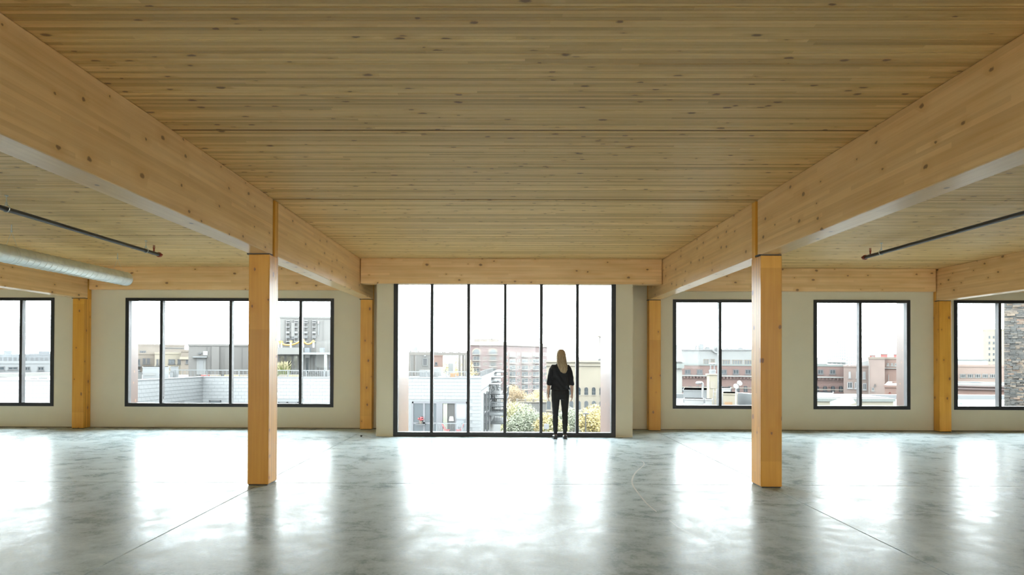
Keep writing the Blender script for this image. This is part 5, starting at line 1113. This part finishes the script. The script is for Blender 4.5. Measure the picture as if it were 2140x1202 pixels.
win(T, fc, fc.rect(2051, 798, 2056, 805), pm=m_pane2, fm=m_conc); unit(1998, 800, 2010, 806, 90, m_wht, 'low white rooftop vent left of the larger pale unit', 1.2, None); unit(2028, 798, 2047, 806, 90, m_lgrey, 'pale rooftop unit before the strip windows', 1.5, None, 1)
T, fc, x0, x1, z1 = bldg('brick_terrace', 'orange brick front with a brown cornice and blind arches, far right window', 'building', 82, 1960, 806, 2120, 10, m_brick_or, para=.2, roof=m_conc)
fb = MB(); fc.box(fb, x0, x1, fc.px(2040, 814.5)[1], fc.px(2040, 811)[1], 0, .35); u = x0
while u < x1: fc.box(fb, u, u + .15, fc.px(2040, 814.5)[1], fc.px(2040, 806)[1], 0, .10); u += .9
fc.box(fb, x0, x1, fc.px(2040, 808.5)[1], fc.px(2040, 806)[1], 0, .5); fb.build('cornice', out('brown_cornice', (.10, .065, .06), .8), T)
for k in range(6): a = 2010 + k * 16.3; archwin(T, fc, fc.rect(a, 827.5, a + 6.5, 838), m_brick_or, m_pane, ring=.25)
T = thing('roof_edge_block', 'flat white roof with a pale grey edge below the orange brick front', 'building', (at(2040, 840, 56).x, 56, ZG)); MB().box(at(1960, 840, 56).x, at(2120, 840, 56).x, 47, 57, ZG, at(2040, 841, 56).z).build('wall', m_whitew, T); MB().box(at(1960, 840, 56).x, at(2120, 840, 56).x, 56.6, 57, at(2040, 841, 56).z, at(2040, 833, 57).z).build('parapet', m_lgrey, T)
T = thing('green_pipe', 'pale green roof pipe crossing the far right window low down', 'pipe', tuple(at(2030, 848, 38))); a_, c_ = at(1985, 845, 38), at(2096, 854, 38); MB().cyl(a_, c_, .07, 10).build('pipe', m_green, T); q = at(2014, 847.5, 38); MB().cyl(q - Vector((.16, 0, -.01)), q + Vector((.16, 0, -.015)), .13, 10).build('coupling', m_green, T); MB().cyl((q.x, 38, q.z), (q.x, 38, q.z - 1.6), .03, 6).build('pipe_stand', m_rail, T)
# old brick stack: weathered masonry, courses modelled
YS = 29.0; xs0 = at(2098.5, 720, YS).x
def stackmat():
    m, nt, p = new_mat('weathered_masonry'); g = N(nt, 'ShaderNodeNewGeometry'); P = g.outputs['Position']; ob = N(nt, 'ShaderNodeObjectInfo'); oi = M_(nt, 'FRACT', M_(nt, 'ADD', g.outputs['Random Per Island'], ob.outputs['Random']))
    a = noise(nt, P, .55, 4); c = noise(nt, P, 5, 5, .7)
    col = ramp(nt, oi, [(0, (.018, .018, .017)), (.35, (.028, .027, .025)), (.65, (.038, .033, .028)), (.88, (.066, .050, .036)), (1, (.060, .036, .024))])
    col2 = mixc(nt, ramp(nt, a, [(.42, 0.0), (.62, .75)]), col, (.027, .028, .027))
    nt.links.new(mixc(nt, 1.0, col2, ramp(nt, c, [(.3, .6), (.7, 1.35)]), 'MULTIPLY'), p.inputs['Base Color']); p.inputs['Roughness'].default_value = .95; bump(nt, p, c, .6, .03); return m
m_stack = stackmat()
fs_, u0, u1 = facing(2098.5, 720, 2270, YS); w_s = u1 - u0
T = thing('brick_stack', 'massive old weathered brick stack filling the right of the far window', 'chimney', fs_.p((u0 + u1) / 2, ZG))
b = MB(); fs_.box(b, u0, u1, ZG, 13, -4, 0); b.build('core', out('dark_mortar', (.05, .046, .042), .95), T)
def course(b, n0, ua, ub, pr, z): fs_.box(b, ua, ub, z + R.uniform(.0, .012), z + R.uniform(.064, .076), -.02, pr)
singles = 0; rest = MB(); z = -1.9; k = 0
while z < 5.6:
    u = u0 - (.12 if k % 2 else 0)
    while u < u1:
        wv = R.choice((.14, .2, .21, .23, .30)); pr = R.choice((.005, .012, .02, .03, .05, .09)); ua, ub = max(u, u0 - .01) + .005, min(u + wv, u1) - .005
        if ub - ua > .04 and R.random() > .05:
            if ua < u0 + .95 and -.75 < z < 3.95 and singles < 300: q = MB(); course(q, 0, ua, ub, pr, z); q.build('brick', m_stack, T); singles += 1
            else: course(rest, 0, ua, ub, pr, z)
        u += wv
    z += .075; k += 1
o = rest.build('brickwork', m_stack, T); o['kind'] = 'stuff'
b = MB(); z_ = fs_.px(2110, 851)[1]; fs_.box(b, u0 - .1, u1 + .1, z_ - .06, z_, -.05, .14); b.build('ledge', m_wood_o, T)

# ---- distant ridge and haze
b = MB(); n = 60; vs = []
for i in range(n + 1):
    x_ = -1600 + 3200 * i / n; hh = 6 + 5 * math.sin(i * .7) + 4 * math.sin(i * 1.9 + 1)
    vs += [(x_, 1500, ZG), (x_, 1560, ZG + 16 + hh), (x_, 1700, ZG)]
fs = []
for i in range(n):
    for k in (0, 1): a_ = i * 3 + k; fs.append((a_, a_ + 3, a_ + 4, a_ + 1))
b.add(vs, fs); o = b.build('hills', out('wooded_ridge', (.055, .065, .055), .9, .2, .02)); tag(o, 'low wooded ridge on the misty horizon', 'hill', kind='structure')
hz = MB().box(-900, 900, 62, 1480, ZG - .5, 75).build('haze', None); m = bpy.data.materials.new('morning_haze'); m.use_nodes = True; nt = m.node_tree; nt.nodes.remove(nt.nodes['Principled BSDF'])
vs_ = nt.nodes.new('ShaderNodeVolumeScatter'); vs_.inputs['Density'].default_value = .00010; vs_.inputs['Color'].default_value = (1, 1, 1, 1); nt.links.new(vs_.outputs[0], [q for q in nt.nodes if q.type == 'OUTPUT_MATERIAL'][0].inputs['Volume'])
hz.data.materials.append(m); tag(hz, 'bright thin haze lying over the distant city', 'haze', kind='stuff')
